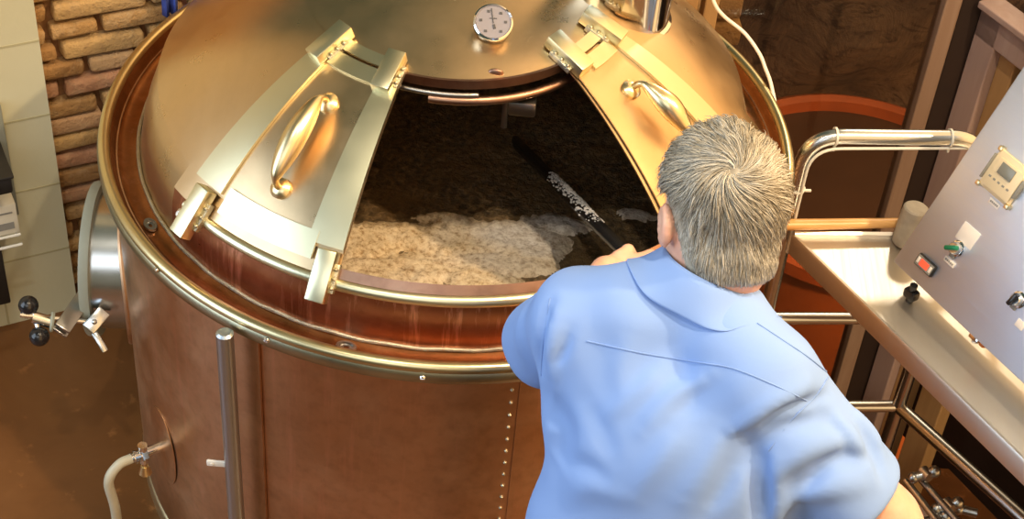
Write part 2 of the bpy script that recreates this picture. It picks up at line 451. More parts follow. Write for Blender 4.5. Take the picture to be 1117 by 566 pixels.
# brick pier seen at the left end of the glass
bm2 = MB(); tone = []
for k in range(14):
    n0 = len(bm2.v); bm2.box(pM+dW*(p1d+.055)-nW*.25+EZ*(.0+k*.085), (dW, nW, EZ), (.14+.02*(k % 2), .10, .066), .01); tone += [random.random()*.6+.3]*(len(bm2.v)-n0)
pier = tag(bm2.build('brick_pier', MT['brick'], None, True, tone=tone), 'narrow brick pier seen behind the glass beside the white cable', 'pier')
pier['kind'] = 'structure'; pier.name = 'trim_8'
for k in ('label', 'category'): del pier[k]
# right wall with its framed window, turning towards the camera
pC = onplane(1080, 3, pM, nW); zr = float(pC[2]); pC = np.array([pC[0], pC[1], 0])
def sR(px, py): q = onplane(px, py, pC, nR); return float((q-pC)@dR), float(q[2])
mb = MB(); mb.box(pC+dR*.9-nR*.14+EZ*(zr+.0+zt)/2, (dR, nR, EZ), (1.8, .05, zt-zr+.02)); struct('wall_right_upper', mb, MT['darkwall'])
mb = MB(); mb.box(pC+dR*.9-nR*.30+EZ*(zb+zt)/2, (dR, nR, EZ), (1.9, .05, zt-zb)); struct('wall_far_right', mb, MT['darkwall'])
f1 = .075
mb = MB(); mb.box(pC+dR*f1/2+EZ*(zb+zr)/2, (dR, nR, EZ), (f1, .05, zr-zb), .004)
mb.box(pC+dR*.9+EZ*(zr-.045), (dR, nR, EZ), (1.8, .05, .09), .004)
mb.box(pC+dR*.9+EZ*(zr+.008)+nR*.01, (dR, nR, EZ), (1.8, .07, .02), .004)
mb.box(pC+dR*.9+EZ*(zb+.08), (dR, nR, EZ), (1.8, .05, .12), .004)
struct('window_2', mb, MT['frame2'])
for nm, (a, b) in {'trim_9': (f1, f1+.055), 'trim_10': (f1+.10, f1+.19)}.items():
    mb = MB(); mb.box(pC+dR*(a+b)/2-nR*.03+EZ*(zb+zr-.09)/2, (dR, nR, EZ), (b-a, .05, zr-.09-zb), .004); struct(nm, mb, MT['frame3'])
# beyond the glass: lower room, stone wall, second copper vessel
mb = MB(); mb.box((2.5, 4.2, ZB-.05), ID, (9, 7.0, .1)); struct('floor_beyond', mb, MT['floor2'])
mb = MB()
nx, nz = 60, 30; V = []; Fs = []
for i in range(nx+1):
    for k in range(nz+1):
        x = -2+8*i/nx; z = ZB+4.8*k/nz; d = .25*mnoise.noise(Vector((x*1.3, z*1.6, 0)))+.12*mnoise.noise(Vector((x*3.3, z*4, 2)))
        V.append((x, 4.9+d, z))
for i in range(nx):
    for k in range(nz): q = i*(nz+1)+k; Fs.append((q, q+1, q+nz+2, q+nz+1))
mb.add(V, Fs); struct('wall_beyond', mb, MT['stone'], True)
zv = -1.3; cv = onz(935, 200, zv); rv = .62
tv = thing('copper_vessel', (cv[0], cv[1], ZB), 'second round copper vessel standing lower down behind the window glass', 'vessel')
mb = MB(); mb.revolve([(0, ZB+.02), (rv-.02, ZB), (rv, zv-.03), (rv-.02, zv-.03), (rv-.03, ZB+.05)], n=72, c=(cv[0], cv[1], 0)); mb.build('body', MT['vessel'], tv)
mb = MB(); mb.revolve([(rv+.03, zv-.06), (rv+.03, zv), (rv+.0, zv+.015), (rv-.03, zv), (rv-.03, zv-.06)], n=72, c=(cv[0], cv[1], 0), loop=True); mb.build('rim', MT['vessel_rim'], tv)
mb = MB(); mb.revolve([(0, zv-.03), (rv*.5, zv-.045), (rv-.03, zv-.055)], n=72, c=(cv[0], cv[1], 0)); mb.build('lid', MT['vessel_lid'], tv)

# ------------------------------------------------------------------ mash tun
R0 = .668
tun = thing('mash_tun', (0, 0, ZF), 'large round copper mash tun with open domed top and brass rim', 'brewing vessel')
def sph(a, r, off=0.0):
    """point on the dome at azimuth a (deg), horizontal radius r, lifted off along the normal"""
    z = (RS*RS-r*r)**.5; n = np.array([r*cos(RAD(a)), r*sin(RAD(a)), z])/RS
    return n*(RS+off)+np.array([0, 0, ZC])
mb = MB(); mb.revolve([(.02, ZF+.03), (R0-.03, ZF+.03), (R0, ZF+.05), (R0, .62), (R0, 1.02), (R0-.012, 1.02), (R0-.012, .98), (R0-.03, .3), (.02, ZF+.10)], n=160)
mb.build('copper_jacket', MT['jacket'], tun)
mb = MB(); mb.revolve([(R0-.02, ZF), (R0+.004, ZF), (R0+.004, ZF+.035), (R0+.001, ZF+.042), (R0-.02, ZF+.055)], n=128, loop=True); mb.build('base_ring', MT['brass'], tun)
# rim: round brass roll over a tarnished band
mb = MB(); mb.revolve([(.680+.0115*cos(t), 1.0395+.0115*sin(t)) for t in np.linspace(-.9, 2*pi-.9, 17)[:-1]], n=200, loop=True)
mb.build('rim_roll', MT['brass_rim'], tun)
mb = MB(); mb.revolve([(.668, 1.036), (.690, 1.036), (.694, 1.030), (.693, 1.014), (.688, 1.008), (.668, 1.006)], n=200, loop=True)
mb.build('rim_band', MT['rimgrey'], tun)
# trough with fine weld edge, neck wall
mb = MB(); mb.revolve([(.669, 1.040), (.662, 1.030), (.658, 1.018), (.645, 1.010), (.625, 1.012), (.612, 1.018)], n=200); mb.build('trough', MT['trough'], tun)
mb = MB(); pts = [(.6165*cos(a)+.0, .6165*sin(a), 1.019+.0012*sin(a*37)) for a in np.linspace(0, 2*pi, 240)[:-1]]; mb.tube(pts, .004, 8, closed=True); mb.build('weld_seam', MT['weld'], tun)
NA0, NA1 = -141., -4.
kz_ = lambda r: (RS*RS-r*r)**.5+ZC
npf = [(.614, 1.012), (.6135, 1.06), (.611, 1.10), (.604, kz_(.604)-.004)]
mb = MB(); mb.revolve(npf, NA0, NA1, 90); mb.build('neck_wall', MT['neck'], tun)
mb = MB(); mb.revolve([(.614, 1.012), (.609, 1.035), (.603, 1.065), (.595, 1.095), (.583, 1.128), (.570, kz_(.570)-.004), (.560, kz_(.560)-.001)], NA1-.6, 360+NA0+1.6, 140); mb.build('dome_shoulder', MT['dome'], tun)
mb = MB(); arc = np.radians(np.linspace(-136.5, -10, 120)); mb.tube([(.606*cos(a), .606*sin(a), 1.126) for a in arc], .0112, 16); mb.build('neck_ring', MT['brass'], tun)
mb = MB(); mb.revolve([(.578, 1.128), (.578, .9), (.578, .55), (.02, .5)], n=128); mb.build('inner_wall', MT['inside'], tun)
# dome with the wide opening between the two slid-open doors
OA0, OA1 = -104.0, -44.5
ORI, ORO = .283, .594
def shell(a0, a1, r0, r1, t0, t1, na, nr):
    """curved plate on the dome from azimuth a0..a1 and radius r0..r1, between offsets t0..t1"""
    m = MB(); V = []; Fs = []
    for i in range(na+1):
        a = a0+(a1-a0)*i/na
        for j in range(nr+1):
            r = r0+(r1-r0)*j/nr; V.append(sph(a, r, t1)); V.append(sph(a, r, t0))
    q = lambda i, j, k: (i*(nr+1)+j)*2+k
    for i in range(na):
        for j in range(nr):
            Fs.append((q(i, j, 0), q(i+1, j, 0), q(i+1, j+1, 0), q(i, j+1, 0))); Fs.append((q(i, j, 1), q(i, j+1, 1), q(i+1, j+1, 1), q(i+1, j, 1)))
        Fs.append((q(i, 0, 0), q(i, 0, 1), q(i+1, 0, 1), q(i+1, 0, 0))); Fs.append((q(i, nr, 0), q(i+1, nr, 0), q(i+1, nr, 1), q(i, nr, 1)))
    for j in range(nr):
        Fs.append((q(0, j, 0), q(0, j+1, 0), q(0, j+1, 1), q(0, j, 1))); Fs.append((q(na, j, 0), q(na, j, 1), q(na, j+1, 1), q(na, j+1, 0)))
    return m.add(V, Fs)
d1 = shell(OA1, 360+OA0, ORI, .568, -.003, 0, 150, 24)
for q0_, q1_, q2_, q3_ in ((OA0, OA1, ORO, .605), (NA0, OA0, .568, .605), (OA1, NA1, .568, .605)):
    d2 = shell(q0_, q1_, q2_, q3_, -.003, 0, 40, 3); d1.add(d2.v, d2.f)
dome = d1.build('dome_shell', MT['dome'], tun)
cap = MB(); cap.revolve([(max(.001, r), (RS*RS-r*r)**.5+ZC+.002) for r in np.linspace(.0, .286, 16)], n=128); cap.build('dome_cap', MT['dome'], tun)
lipm = MB(); lipm.add(shell(OA0-1, OA1+1, .591, .603, -.006, .002, 60, 2).v, shell(OA0-1, OA1+1, .591, .603, -.006, .002, 60, 2).f); lipm.build('opening_lip', MT['lip'], tun)
# rounded copper edge of the cap over the opening + guide rail beneath it
mb = MB(); mb.sweep([sph(a, .286, -.002) for a in np.linspace(OA0-4, OA1+4, 50)], [(-.003, -.014), (.006, -.014), (.006, .004), (-.003, .004)], [EZ]*50); mb.build('cap_edge', MT['lip'], tun)
mb = MB(); mb.tube([sph(a, .302, -.022)+EZ*-.012 for a in np.linspace(-95, OA1+14, 40)], .0085, 12); mb.build('guide_rail', MT['lip'], tun)
mb = MB(); mb.tube([sph(a, .300, -.016)+EZ*-.006 for a in np.linspace(OA0-14, -78, 30)], .005, 10); mb.build('guide_rail', MT['steel_dark'], tun)
c = onsph(541, 78); mb = MB(); mb.ball(c+np.array([0, -.004, .0]), (.014, .005, .009)); mb.build('drip_tab', MT['lip'], tun)
mb = MB(); 
for (x, y) in ((577, 92),): 
    p = sph(-67, .30, -.05); mb.cyl(p, p-EZ*.06, .006, 10); mb.box(p-EZ*.02+np.array([.03, .02, 0]), ID, (.05, .04, .03), .004)
mb.build('spray_fitting', MT['steel_dark'], tun)

def block(par, a, r, length, wid=.034, th=.026, lift=.018, skew=0., mat='brass', name='clamp_block'):
    p = sph(a, r, lift); n = nrm(p-np.array([0, 0, ZC])); e = np.array([-sin(RAD(a)), cos(RAD(a)), 0]); d = nrm(np.cross(e, n))
    if skew: e, d = e*cos(skew)+d*sin(skew), d*cos(skew)-e*sin(skew)
    m = MB(); m.box(p, (e, d, n), (wid, length*1.08, th), .0018); o = m.build(name, MT[mat], par)
    # riveted backing plate beside the block
    return o, p, e, d, n
def door(a0, a1, strips, blocks, hnd, top=True, bot=True, lift=.006):
    dr = shell(a0+.8, a1, .30, .574, .003, lift, 24, 14)
    root = dr.build('sliding_door', MT['dome'], tun)
    for (b0, b1) in strips:
        shell(b0, b1, .318, .570, lift+.0005, lift+.006, 6, 14).build('edge_strip', MT['brass'], root)
    if top:
        b0, b1 = top; shell(b0, b1, .300, .328, lift+.0005, lift+.005, 10, 2).build('top_strip', MT['brass'], root)
        shell(b0, b1, .272, .294, lift+.0005, lift+.005, 10, 2).build('top_rail', MT['brass'], root)
    if bot:
        b0, b1 = bot; shell(b0, b1, .556-.0, .590, lift+.0008, lift+.007, 14, 2).build('bottom_strip', MT['brass'], root)
    for (a, r, L, sk) in blocks:
        o, p, e, d, n = block(root, a, r, L, skew=sk)
        w = MB()
        for sgn in (-1, 1):
            w.box(p-n*.010+e*sgn*.019, (e, d, n), (.010, L*.62, .012), .002)
            for k in (-1, 0, 1): w.ball(p-n*.003+e*sgn*.020+d*k*L*.2, .0035, 10, 6)
        w.build('rivet_plate', MT['weld'], root)
    # handle: two rosettes, two curled stems and a fat bulging grip
    ha, hr0, hr1 = hnd
    q0, q1 = sph(ha, hr0, lift), sph(ha+1, hr1, lift); n = nrm((q0+q1)/2-np.array([0, 0, ZC])); dd = nrm(q1-q0)
    g = MB()
    for q in (q0, q1):
        nn = nrm(q-np.array([0, 0, ZC])); e = nrm(np.cross(nn, dd)); d2_ = np.cross(e, nn)
        g.revolve([(.0, 0), (.019, 0), (.019, .005), (.014, .010), (.008, .013), (.0, .013)], n=24, c=q, frame=(e, d2_, nn))
    L = np.linalg.norm(q1-q0); sd = nrm(np.cross(n, dd))
    path = bez([q0, q0+n*.022, q0+n*.036+dd*.010, q0+n*.042+dd*.04, q0+n*.045+dd*L*.5, q1+n*.042-dd*.04, q1+n*.036-dd*.010, q1+n*.022, q1], 10)
    rad = []
    for i in range(len(path)):
        t = i/(len(path)-1); rad.append(.0062+.0152*max(0, sin(pi*min(max((t-.2)/.6, 0), 1)))**1.3)
    g.tube(path, rad, 18); g.build('handle', MT['brass_gold'], root)
    return root
door(-137.2, -104.0, [(-137.2, -130.0), (-110.6, -104.0)],
     [(-133.2, .300, .078, 0), (-108.2, .303, .075, 0), (-132.6, .606, .090, 0), (-106.0, .604, .084, 0)], (-120.6, .385, .525), (-129.6, -111), (-128.6, -109))
door(-44.5, -14.6, [(-22.6, -15.6)],
     [(-42.6, .285, .082, -.10), (-20.0, .285, .080, .05), (-42, .600, .07, 0), (-18, .600, .07, 0)], (-32.0, .388, .50), (-37, -24), (-39, -23))
# guide strips running round the dome behind the doors, bolt tab
p = onsph(206, 236); n = nrm(p-np.array([0, 0, ZC])); e = nrm(np.cross(EZ, n)); d_ = np.cross(n, e)
mb = MB(); mb.box(p+n*.012, (e, d_, n), (.018, .016, .024), .002); mb.cyl(p+n*.024, p+n*.028, .005, 12); o = mb.build('stop_bolt', MT['chrome'], tun)
# drains in the trough
for (x, y) in ((170, 243), (379, 375)):
    p = onz(x, y, 1.015); a = math.atan2(p[1], p[0]); c = np.array([.636*cos(a), .636*sin(a), 1.0125])
    mb = MB(); mb.revolve([(.004, 0), (.009, .0), (.010, .004), (.014, .004), (.015, .0)], n=20, c=c, frame=(np.array([cos(a), sin(a), 0])*.8, np.array([-sin(a), cos(a), 0])*1.3, EZ)); mb.build('drain', MT['steel_dark'], tun)
# screws through the rim band
for (x, y) in ((171, 294), (291, 371), (461, 412), (620, 410)):
    p = oncyl(x, y, .693); n = nrm((p[0], p[1], 0)); e = np.cross(EZ, n)
    mb = MB(); mb.revolve([(.0, .004), (.004, .0035), (.0058, .001), (.006, 0)], n=14, c=p, frame=(e, EZ, n)); mb.box(p+n*.004, (e, EZ, n), (.009, .0012, .001)); mb.build('screw', MT['chrome'], tun)
# vertical lapped seam and its rivets
pa = oncyl(563, 430, R0); a = math.atan2(pa[1], pa[0]); n = np.array([cos(a), sin(a), 0]); e = np.array([-sin(a), cos(a), 0])
mb = MB(); prof = [(R0+.0025, 0), (R0+.0025, 1)]
mb.revolve([(R0+.001, ZF+.06), (R0+.0022, ZF+.06), (R0+.0022, 1.004), (R0+.001, 1.004)], math.degrees(a)+.4, math.degrees(a)+9, 12, loop=True); mb.build('lap_seam', MT['jacket'], tun)
for k in range(24):
    z = 1.000-.0255*k*1.25
    if z < ZF+.07: break
    ra = a-.012; n2 = np.array([cos(ra), sin(ra), 0])
    mb = MB(); mb.ball(n2*(R0+.0005)+EZ*z, .0036, 10, 6); mb.build('rivet', MT['weld'], tun)
# raised strip standing in for the tube's dark reflection in the jacket
pa = oncyl(286, 420, R0); a2 = math.degrees(math.atan2(pa[1], pa[0]))
mb = MB(); mb.revolve([(R0+.001, ZF+.06), (R0+.006, ZF+.06), (R0+.006, 1.006), (R0+.001, 1.006)], a2-11, a2, 12, loop=True); mb.build('reflection_strip', MT['jacket'], tun)
# stainless standing tube in front of the jacket, with a tab
pt = onz(243, 366, 1.02); 
pt = oncyl(245, 362, .715); tx, ty = pt[0], pt[1]
mb = MB(); mb.tube([(tx, ty, ZF), (tx, ty, pt[2]-.004), (tx, ty, pt[2])], [.0155, .0155, .011], 24)
st = mb.build('standing_tube', MT['steel_blue'], tun)
pb = at(236, 507, np.linalg.norm(np.array([tx, ty, .7])-CAM)); pb = np.array([tx-.024, ty+.004, onplane(236, 507, (tx, ty, 0), np.array([0, -1., 0]))[2]])
mb = MB(); mb.box(pb+np.array([-.006, 0, 0]), ID, (.042, .006, .015), .004); mb.cyl(pb+np.array([-.017, -.003, 0]), pb+np.array([-.017, -.0045, 0]), .0035, 12); mb.build('tab', MT['white'], st)
# side manway: stainless neck, gasketed cover, swing clamp
aM = RAD(184.5); nM = np.array([cos(aM), sin(aM), 0]); eM = np.array([-sin(aM), cos(aM), 0])
mc = nM*.738+EZ*.640; rho = .160
man = MB(); fr = (eM, EZ, nM)
man.revolve([(rho-.02, -.10), (rho-.012, -.10), (rho-.012, .0), (rho-.02, .0)], n=72, c=mc, frame=fr, loop=True)
manway = man.build('side_manway', MT['steel'], tun)
mb = MB(); mb.revolve([(rho-.012, -.010), (rho+.006, -.010), (rho+.008, 0), (rho+.006, .010), (rho-.012, .010)], n=72, c=mc, frame=fr, loop=True); mb.build('gasket_ring', MT['gasket'], manway)
mb = MB(); mb.revolve([(0, .018), (rho*.6, .014), (rho-.01, .008), (rho-.01, .002), (0, .002)], n=72, c=mc, frame=fr); mb.build('cover', MT['steel'], manway)
V = []; mb = MB(); ring = []
for t in np.linspace(0, 2*pi, 72)[:-1]:
    y = (rho+.014)*cos(t); z = mc[2]+(rho+.014)*sin(t); ring.append(nM*(max(.01, (R0+.002)**2-y*y))**.5+eM*y+EZ*z)
mb.tube(ring, .007, 8, closed=True); mb.build('saddle_flange', MT['jacket'], manway)
Dk = float(np.linalg.norm(mc+eM*.165-CAM))
A = lambda x, y, d=0: at(x, y, Dk+d)
mb = MB()
b0, b1 = A(104, 306, .06), A(66, 361, -.02); dd = nrm(b1-b0); vv = ray(80, 340); sd = nrm(np.cross(dd, vv)); nn = np.cross(sd, dd)
for k in (-1, 1): mb.box((b0+b1)/2+nn*k*.010, (sd, dd, nn), (.034, np.linalg.norm(b1-b0), .008), .002)
mb.build('swing_arm', MT['steel_dark'], manway)
mb = MB(); mb.cyl(A(22, 343), A(106, 352), .0055, 12)
for k in range(12):
    q = A(24+1.6*k, 343+.15*k); q2 = A(24.6+1.6*k, 343+.15*k); mb.cyl(q, q2, .0085, 12)
mb.cyl(A(36, 346), A(58, 352), .013, 16); mb.build('clamp_screw', MT['chrome'], manway)
mb = MB(); mb.revolve([(.009, -.004), (.020, -.004), (.022, 0), (.020, .004), (.009, .004)], n=24, c=A(57, 351), loop=True, frame=(nrm(np.cross(ray(57, 351), nrm(A(106, 352)-A(22, 343)))), -ray(57, 351), nrm(A(106, 352)-A(22, 343)))); mb.build('washer', MT['gasket'], manway)
mb = MB(); mb.cyl(A(34, 334), A(44, 366), .006, 12); mb.build('clamp_bar', MT['chrome'], manway)
for (x, y) in ((31, 333), (43, 367)):
    mb = MB(); mb.ball(A(x, y), .0205, 24, 16); mb.build('ball_knob', MT['black'], manway)
mb = MB(); e0 = nrm(A(112, 342)-A(96, 360)); mb.box(A(105, 349), (e0, nrm(np.cross(e0, vv)), nrm(np.cross(e0, np.cross(e0, vv)))), (.052, .030, .026), .003)
e0 = nrm(A(114, 381)-A(104, 364)); mb.box(A(109, 373), (e0, nrm(np.cross(e0, vv)), nrm(np.cross(e0, np.cross(e0, vv)))), (.046, .014, .024), .003); mb.ball(A(103, 351, -.012), .006, 12, 8)
mb.build('latch', MT['steel'], manway)
# sample cock on an oval flange, low on the left
q = oncyl(178, 486, R0)
a = math.atan2(q[1], q[0]); n = np.array([cos(a), sin(a), 0]); e = np.array([-sin(a), cos(a), 0]); q = n*R0+EZ*q[2]
mb = MB(); mb.revolve([(0, .012), (.8, .010), (1, .004), (1, 0)], n=40, c=q, frame=(e*.060, EZ*.105, n*.4)); cock = mb.build('sample_cock', MT['jacket'], tun)
mb = MB(); mb.cyl(q, q+n*.040, .011, 18); mb.cyl(q+n*.038, q+n*.050, .017, 6); mb.cyl(q+n*.050, q+n*.070, .011, 16); mb.cyl(q+n*.060, q+n*.065, .015, 16)
mb.cyl(q+n*.044+EZ*.026, q+n*.044-EZ*.024, .010, 14); mb.build('valve_body', MT['chrome'], cock)
mb = MB(); vv0 = q+n*.044-EZ*.024; mb.cyl(vv0, vv0-EZ*.018, .006, 12); mb.cyl(vv0-EZ*.014, vv0-EZ*.034, .008, 14, .014); mb.build('valve_handle', MT['brass_gold'], cock)
hp = q+n*.068
mb = MB(); mb.tube(bez([hp, hp+n*.03-EZ*.004, hp+n*.055-EZ*.04, hp+n*.05-EZ*.12, hp+n*.04+EZ*(ZF+.01-hp[2]), hp+n*.02+e*.2+EZ*(ZF+.012-hp[2])], 10), .0105, 14)
tag(mb.build('hose', MT['cream'], None), 'cream hose drooping from the small valve low on the tank', 'hose')
# dial thermometer on the cap
p = sph(-66.5, .182, 0); n0 = nrm(p-np.array([0, 0, ZC])); n = nrm(n0*.70-ray(535, 33)*.60)
e = nrm(np.cross(n, -M3[:, 1])); e = nrm(M3[:, 0]-n*(M3[:, 0]@n)); u = np.cross(n, e); c = p+n*.030; Kt = 1.2; E_, U_, N_ = e*Kt, u*Kt, n*Kt
mb = MB(); mb.cyl(p-n0*.005, c-n*.010, .007, 14); mb.revolve([(0, -.012), (.026, -.012), (.029, -.006), (.0295, .004), (.027, .006), (.0255, .003), (.0, .003)], n=40, c=c, frame=(E_, U_, N_)); th = mb.build('dial_thermometer', MT['chrome'], tun)
mb = MB(); mb.revolve([(0, .0036), (.0255, .0036), (.0255, .003), (0, .003)], n=40, c=c, frame=(E_, U_, N_)); mb.build('dial_face', MT['dial'], th)
mb = MB()
for ang in (52, 2, -52, -128, 180-8, 112):
    mb.box(c+n*.0052+(e*cos(RAD(ang))+u*sin(RAD(ang)))*.0222, (e, u, n), (.0052, .0045, .0006))
mb.box(c+n*.0052+u*.007, (e, u, n), (.013, .0015, .0006)); mb.build('dial_marks', MT['ink'], th)
mb = MB(); 
for ang, l0, l1, w in ((97, -.002, .022, .0016), (-78, .004, .011, .004)):
    dv = e*cos(RAD(ang))+u*sin(RAD(ang)); mb.box(c+n*.006+dv*(l0+l1)/2*Kt, (dv, np.cross(n, dv), n), ((l1-l0)*Kt, w, .0006))
mb.build('needle', MT['ink'], th)
# polished vent stack rising from the dome, back right
pv = onsph(728, 30); nv = nrm(pv-np.array([0, 0, ZC]))
ps = onsph(700, 5); 
vt = MB(); vc = np.array([pv[0]-.098, pv[1]+.022, 0]); zb_ = pv[2]-.055
vt.revolve([(.100, zb_), (.100, zb_+.9), (.096, zb_+.9), (.096, zb_)], n=64, c=vc, loop=True); vt.revolve([(.100, zb_+.065), (.106, zb_+.06), (.106, zb_+.052), (.100, zb_+.048)], n=64, c=vc)
vt.build('vent_stack', MT['chrome'], tun)

# ------------------------------------------------------------------ mash and foam
ZM = .86
def grid_disc(n, R):
    xs = np.linspace(-R, R, n); X, Y = np.meshgrid(xs, xs, indexing='ij'); return X, Y
def heightmesh(X, Y, Z, keep):
    n = X.shape[0]; idx = -np.ones((n, n), int); vs = []; mb = MB()
    use = np.zeros((n, n), bool); k = keep[:-1, :-1] & keep[1:, :-1] & keep[:-1, 1:] & keep[1:, 1:]
    use[:-1, :-1] |= k; use[1:, :-1] |= k; use[:-1, 1:] |= k; use[1:, 1:] |= k
    ii = np.argwhere(use); idx[use] = np.arange(len(ii)); mb.v = [(X[a, b], Y[a, b], Z[a, b]) for a, b in ii]
    mb.f = [(idx[a, b], idx[a+1, b], idx[a+1, b+1], idx[a, b+1]) for a, b in np.argwhere(k)]
    return mb, use
def fbm(X, Y, sc, oc=4, seed=0):
    out = np.zeros_like(X); amp = 1; tot = 0
    r = np.random.default_rng(seed)
    for o in range(oc):
        f = sc*2**o
        for _ in range(4):
            th_ = r.uniform(0, 2*pi); ph = r.uniform(0, 2*pi); th2 = r.uniform(0, 2*pi); p2 = r.uniform(0, 2*pi)
            out += amp*np.sin((X*cos(th_)+Y*sin(th_))*f+ph+1.7*np.sin((X*cos(th2)+Y*sin(th2))*f*.7+p2))*.25
        tot += amp; amp *= .55
    return out/tot
X, Y = grid_disc(220, .575); Zg = ZM+.010*fbm(X, Y, 14, 4, 3)+.004*fbm(X, Y, 120, 2, 5)
mb, _ = heightmesh(X, Y, Zg, X**2+Y**2 < .574**2)
tag(mb.build('grain_mash', MT['mash'], None), 'bed of wet brown grain filling the open copper tank', 'grain', kind='stuff')
fm = np.full_like(X, -1.2)
white = np.zeros_like(X)
for (px, py, rx, ry, wt) in ((440, 258, .085, .035, 0), (400, 268, .06, .05, 0), (500, 262, .10, .045, .25), (445, 295, .10, .045, .15), (400, 298, .07, .05, .1), (540, 290, .10, .035, .6),
                             (570, 262, .09, .045, 1), (605, 247, .06, .03, 1), (520, 305, .08, .03, .3), (585, 275, .05, .03, .9), (690, 235, .035, .018, .9), (485, 240, .05, .02, 0)):
    q = onz(px, py, ZM); d = 1-np.sqrt(((X-q[0])/rx)**2+((Y-q[1])/ry)**2); fm = np.maximum(fm, d)
    white = np.maximum(white, np.where(d > -.4, wt*.8*np.clip(d+.6, 0, 1), 0))
fmm = fm+.22+.55*fbm(X, Y, 26, 4, 11)+.25*fbm(X, Y, 150, 2, 12)
# bare grainy streaks between the foam banks
for (x0, y0, x1, y1, w) in ():
    a_, b_ = onz(x0, y0, ZM)[:2], onz(x1, y1, ZM)[:2]; ab = b_-a_; t = np.clip(((X-a_[0])*ab[0]+(Y-a_[1])*ab[1])/(ab@ab), 0, 1)
    dd = np.hypot(X-a_[0]-ab[0]*t, Y-a_[1]-ab[1]*t); fmm -= .7*np.exp(-(dd/w)**2)
hgt_ = np.clip(fmm, -.3, .6); Zf = Zg+.020*np.clip(hgt_, -.5, .5)+.004*fbm(X, Y, 60, 3, 21)*(fmm > 0)
mb, use = heightmesh(X, Y, Zf, (fmm > -.1) & (X**2+Y**2 < .572**2))
tw = np.clip(white+.25*fbm(X, Y, 30, 3, 33), 0, 1)
tag(mb.build('foam', MT['foam'], None, True, tone=tw[use]), 'whitish tan foam floating on the near side of the mash', 'foam', kind='stuff')
# ------------------------------------------------------------------ stainless stand with rail
rT = .0165
legA = np.array([.722, .055]); 
zTop = float(onplane(930, 149, (legA[0], legA[1], 0), nW)[2])
lB = onplane(1076, 150, (legA[0], legA[1], 0), nW); legB = lB[:2]
q3 = lambda xy, z: np.array([xy[0], xy[1], z])
stand = thing('work_stand', q3(legA, ZL), 'stainless stand of bent tube rails carrying a sheet metal table', 'stand')
mb = MB(); mb.tube(fillet([q3(legA, ZL), q3(legA, zTop), q3(legB, zTop), q3(legB, ZL)], .075, 10), rT, 20); mb.build('rail_frame', MT['steel'], stand)
zr1 = float(onplane(900, 347, (legA[0], legA[1], 0), nW)[2]); zr2 = float(onplane(955, 443, (legA[0], legA[1], 0), nW)[2])
for z in (zr1, zr2):
    mb = MB(); mb.cyl(q3(legA, z), q3(legB, z), rT*.86, 18); mb.build('cross_rail', MT['steel'], stand)
jn = q3(legB, zr2); en = onz(1117, 566, zr2); dj = nrm(en-jn)
mb = MB(); mb.cyl(jn, jn+dj*1.1, rT, 18); mb.ball(jn, rT*1.06, 16, 10); mb.build('side_rail', MT['steel_dark'], stand)
mb = MB(); e1 = jn+dj*1.1; mb.cyl(e1, q3(e1[:2], ZL), rT, 18); mb.build('front_leg', MT['steel_dark'], stand)
for t in (.40, .47): mb = MB(); mb.cyl(jn+dj*t, jn+dj*(t+.006), rT*1.12, 18); mb.build('rail_collar', MT['steel'], stand)
# table: angled tray, front edge parallel to the right wall
ZT = float(onplane(862, 255, (legA[0]+.02, legA[1]-.03, 0), nW)[2])
tA = onz(866, 256, ZT); tB = onz(1117, 500, ZT); dT = nrm(tB-tA); tB = tA+dT*1.15
nT = np.array([-dT[1], dT[0], 0])
bk = onz(990, 257, ZT); db = nrm(bk-tA); tD = tA+db*.62; tE = tD+dT*.95
poly = [tA, tB, tB+nT*.55, tE, tD]
def slab(poly, z0, z1):
    n = len(poly); m = MB(); m.add([(p[0], p[1], z1) for p in poly]+[(p[0], p[1], z0) for p in poly],
      [tuple(range(n)), tuple(range(2*n-1, n-1, -1))]+[(i, i+n, (i+1) % n+n, (i+1) % n) for i in range(n)]); return m
mb = slab(poly, ZT-.012, ZT-.004); tt = mb.build('table_top', MT['table'], stand, False)
mb = MB(); mb.sweep([tA-dT*.0+EZ*0, tB], [(-.004, -.050), (.004, -.050), (.006, -.004), (.003, .002), (-.004, .0)], [EZ, EZ]); mb.build('front_apron', MT['table'], stand)
mb = MB(); mb.sweep([tA, tD], [(-.004, -.045), (.004, -.045), (.006, .006), (.000, .010), (-.006, .004)], [EZ, EZ]); mb.build('back_apron', MT['table'], stand)
# cable and ties along the rail
mb = MB()
off = -nW*0+np.array([0, -.004, -.022])
so = np.array([.010, -.016, 0]); 
pts = fillet([q3(legA, zTop-.30)+so, q3(legA, zTop-.019)+so, q3(legB, zTop-.019)-dW*.02+np.array([0, -.009, 0])], .062, 8)
mb.tube(pts, .0032, 8); tag(mb.build('control_cable', MT['wiregrey'], None), 'thin pale cable tied along the bent stainless rail', 'cable')
for (x, y, ax) in ((911, 149, dW), (1036, 151, dW), (873, 205, EZ)):
    c = onplane(x, y, (legA[0], legA[1], 0), nW) if ax is not EZ else q3(legA, float(onplane(x, y, (legA[0], legA[1], 0), nW)[2]))
    c = q3(legA+(c[:2]-legA)@dW[:2]*dW[:2], zTop if ax is not EZ else c[2]); u_ = nrm(np.cross(ax, nW)); w_ = nrm(np.cross(ax, u_))
    mb = MB(); mb.revolve([(rT+.0005, -.0022), (rT+.003, -.0022), (rT+.003, .0022), (rT+.0005, .0022)], n=24, c=c, frame=(u_, w_, ax), loop=True)
    dn = -EZ if ax is not EZ else dW; mb.box(c+nW*rT*.5+dn*(rT+.006), (ax, nrm(np.cross(dn, ax)), dn), (.005, .005, .016), .001); mb.build('cable_tie', MT['wiregrey'], stand)

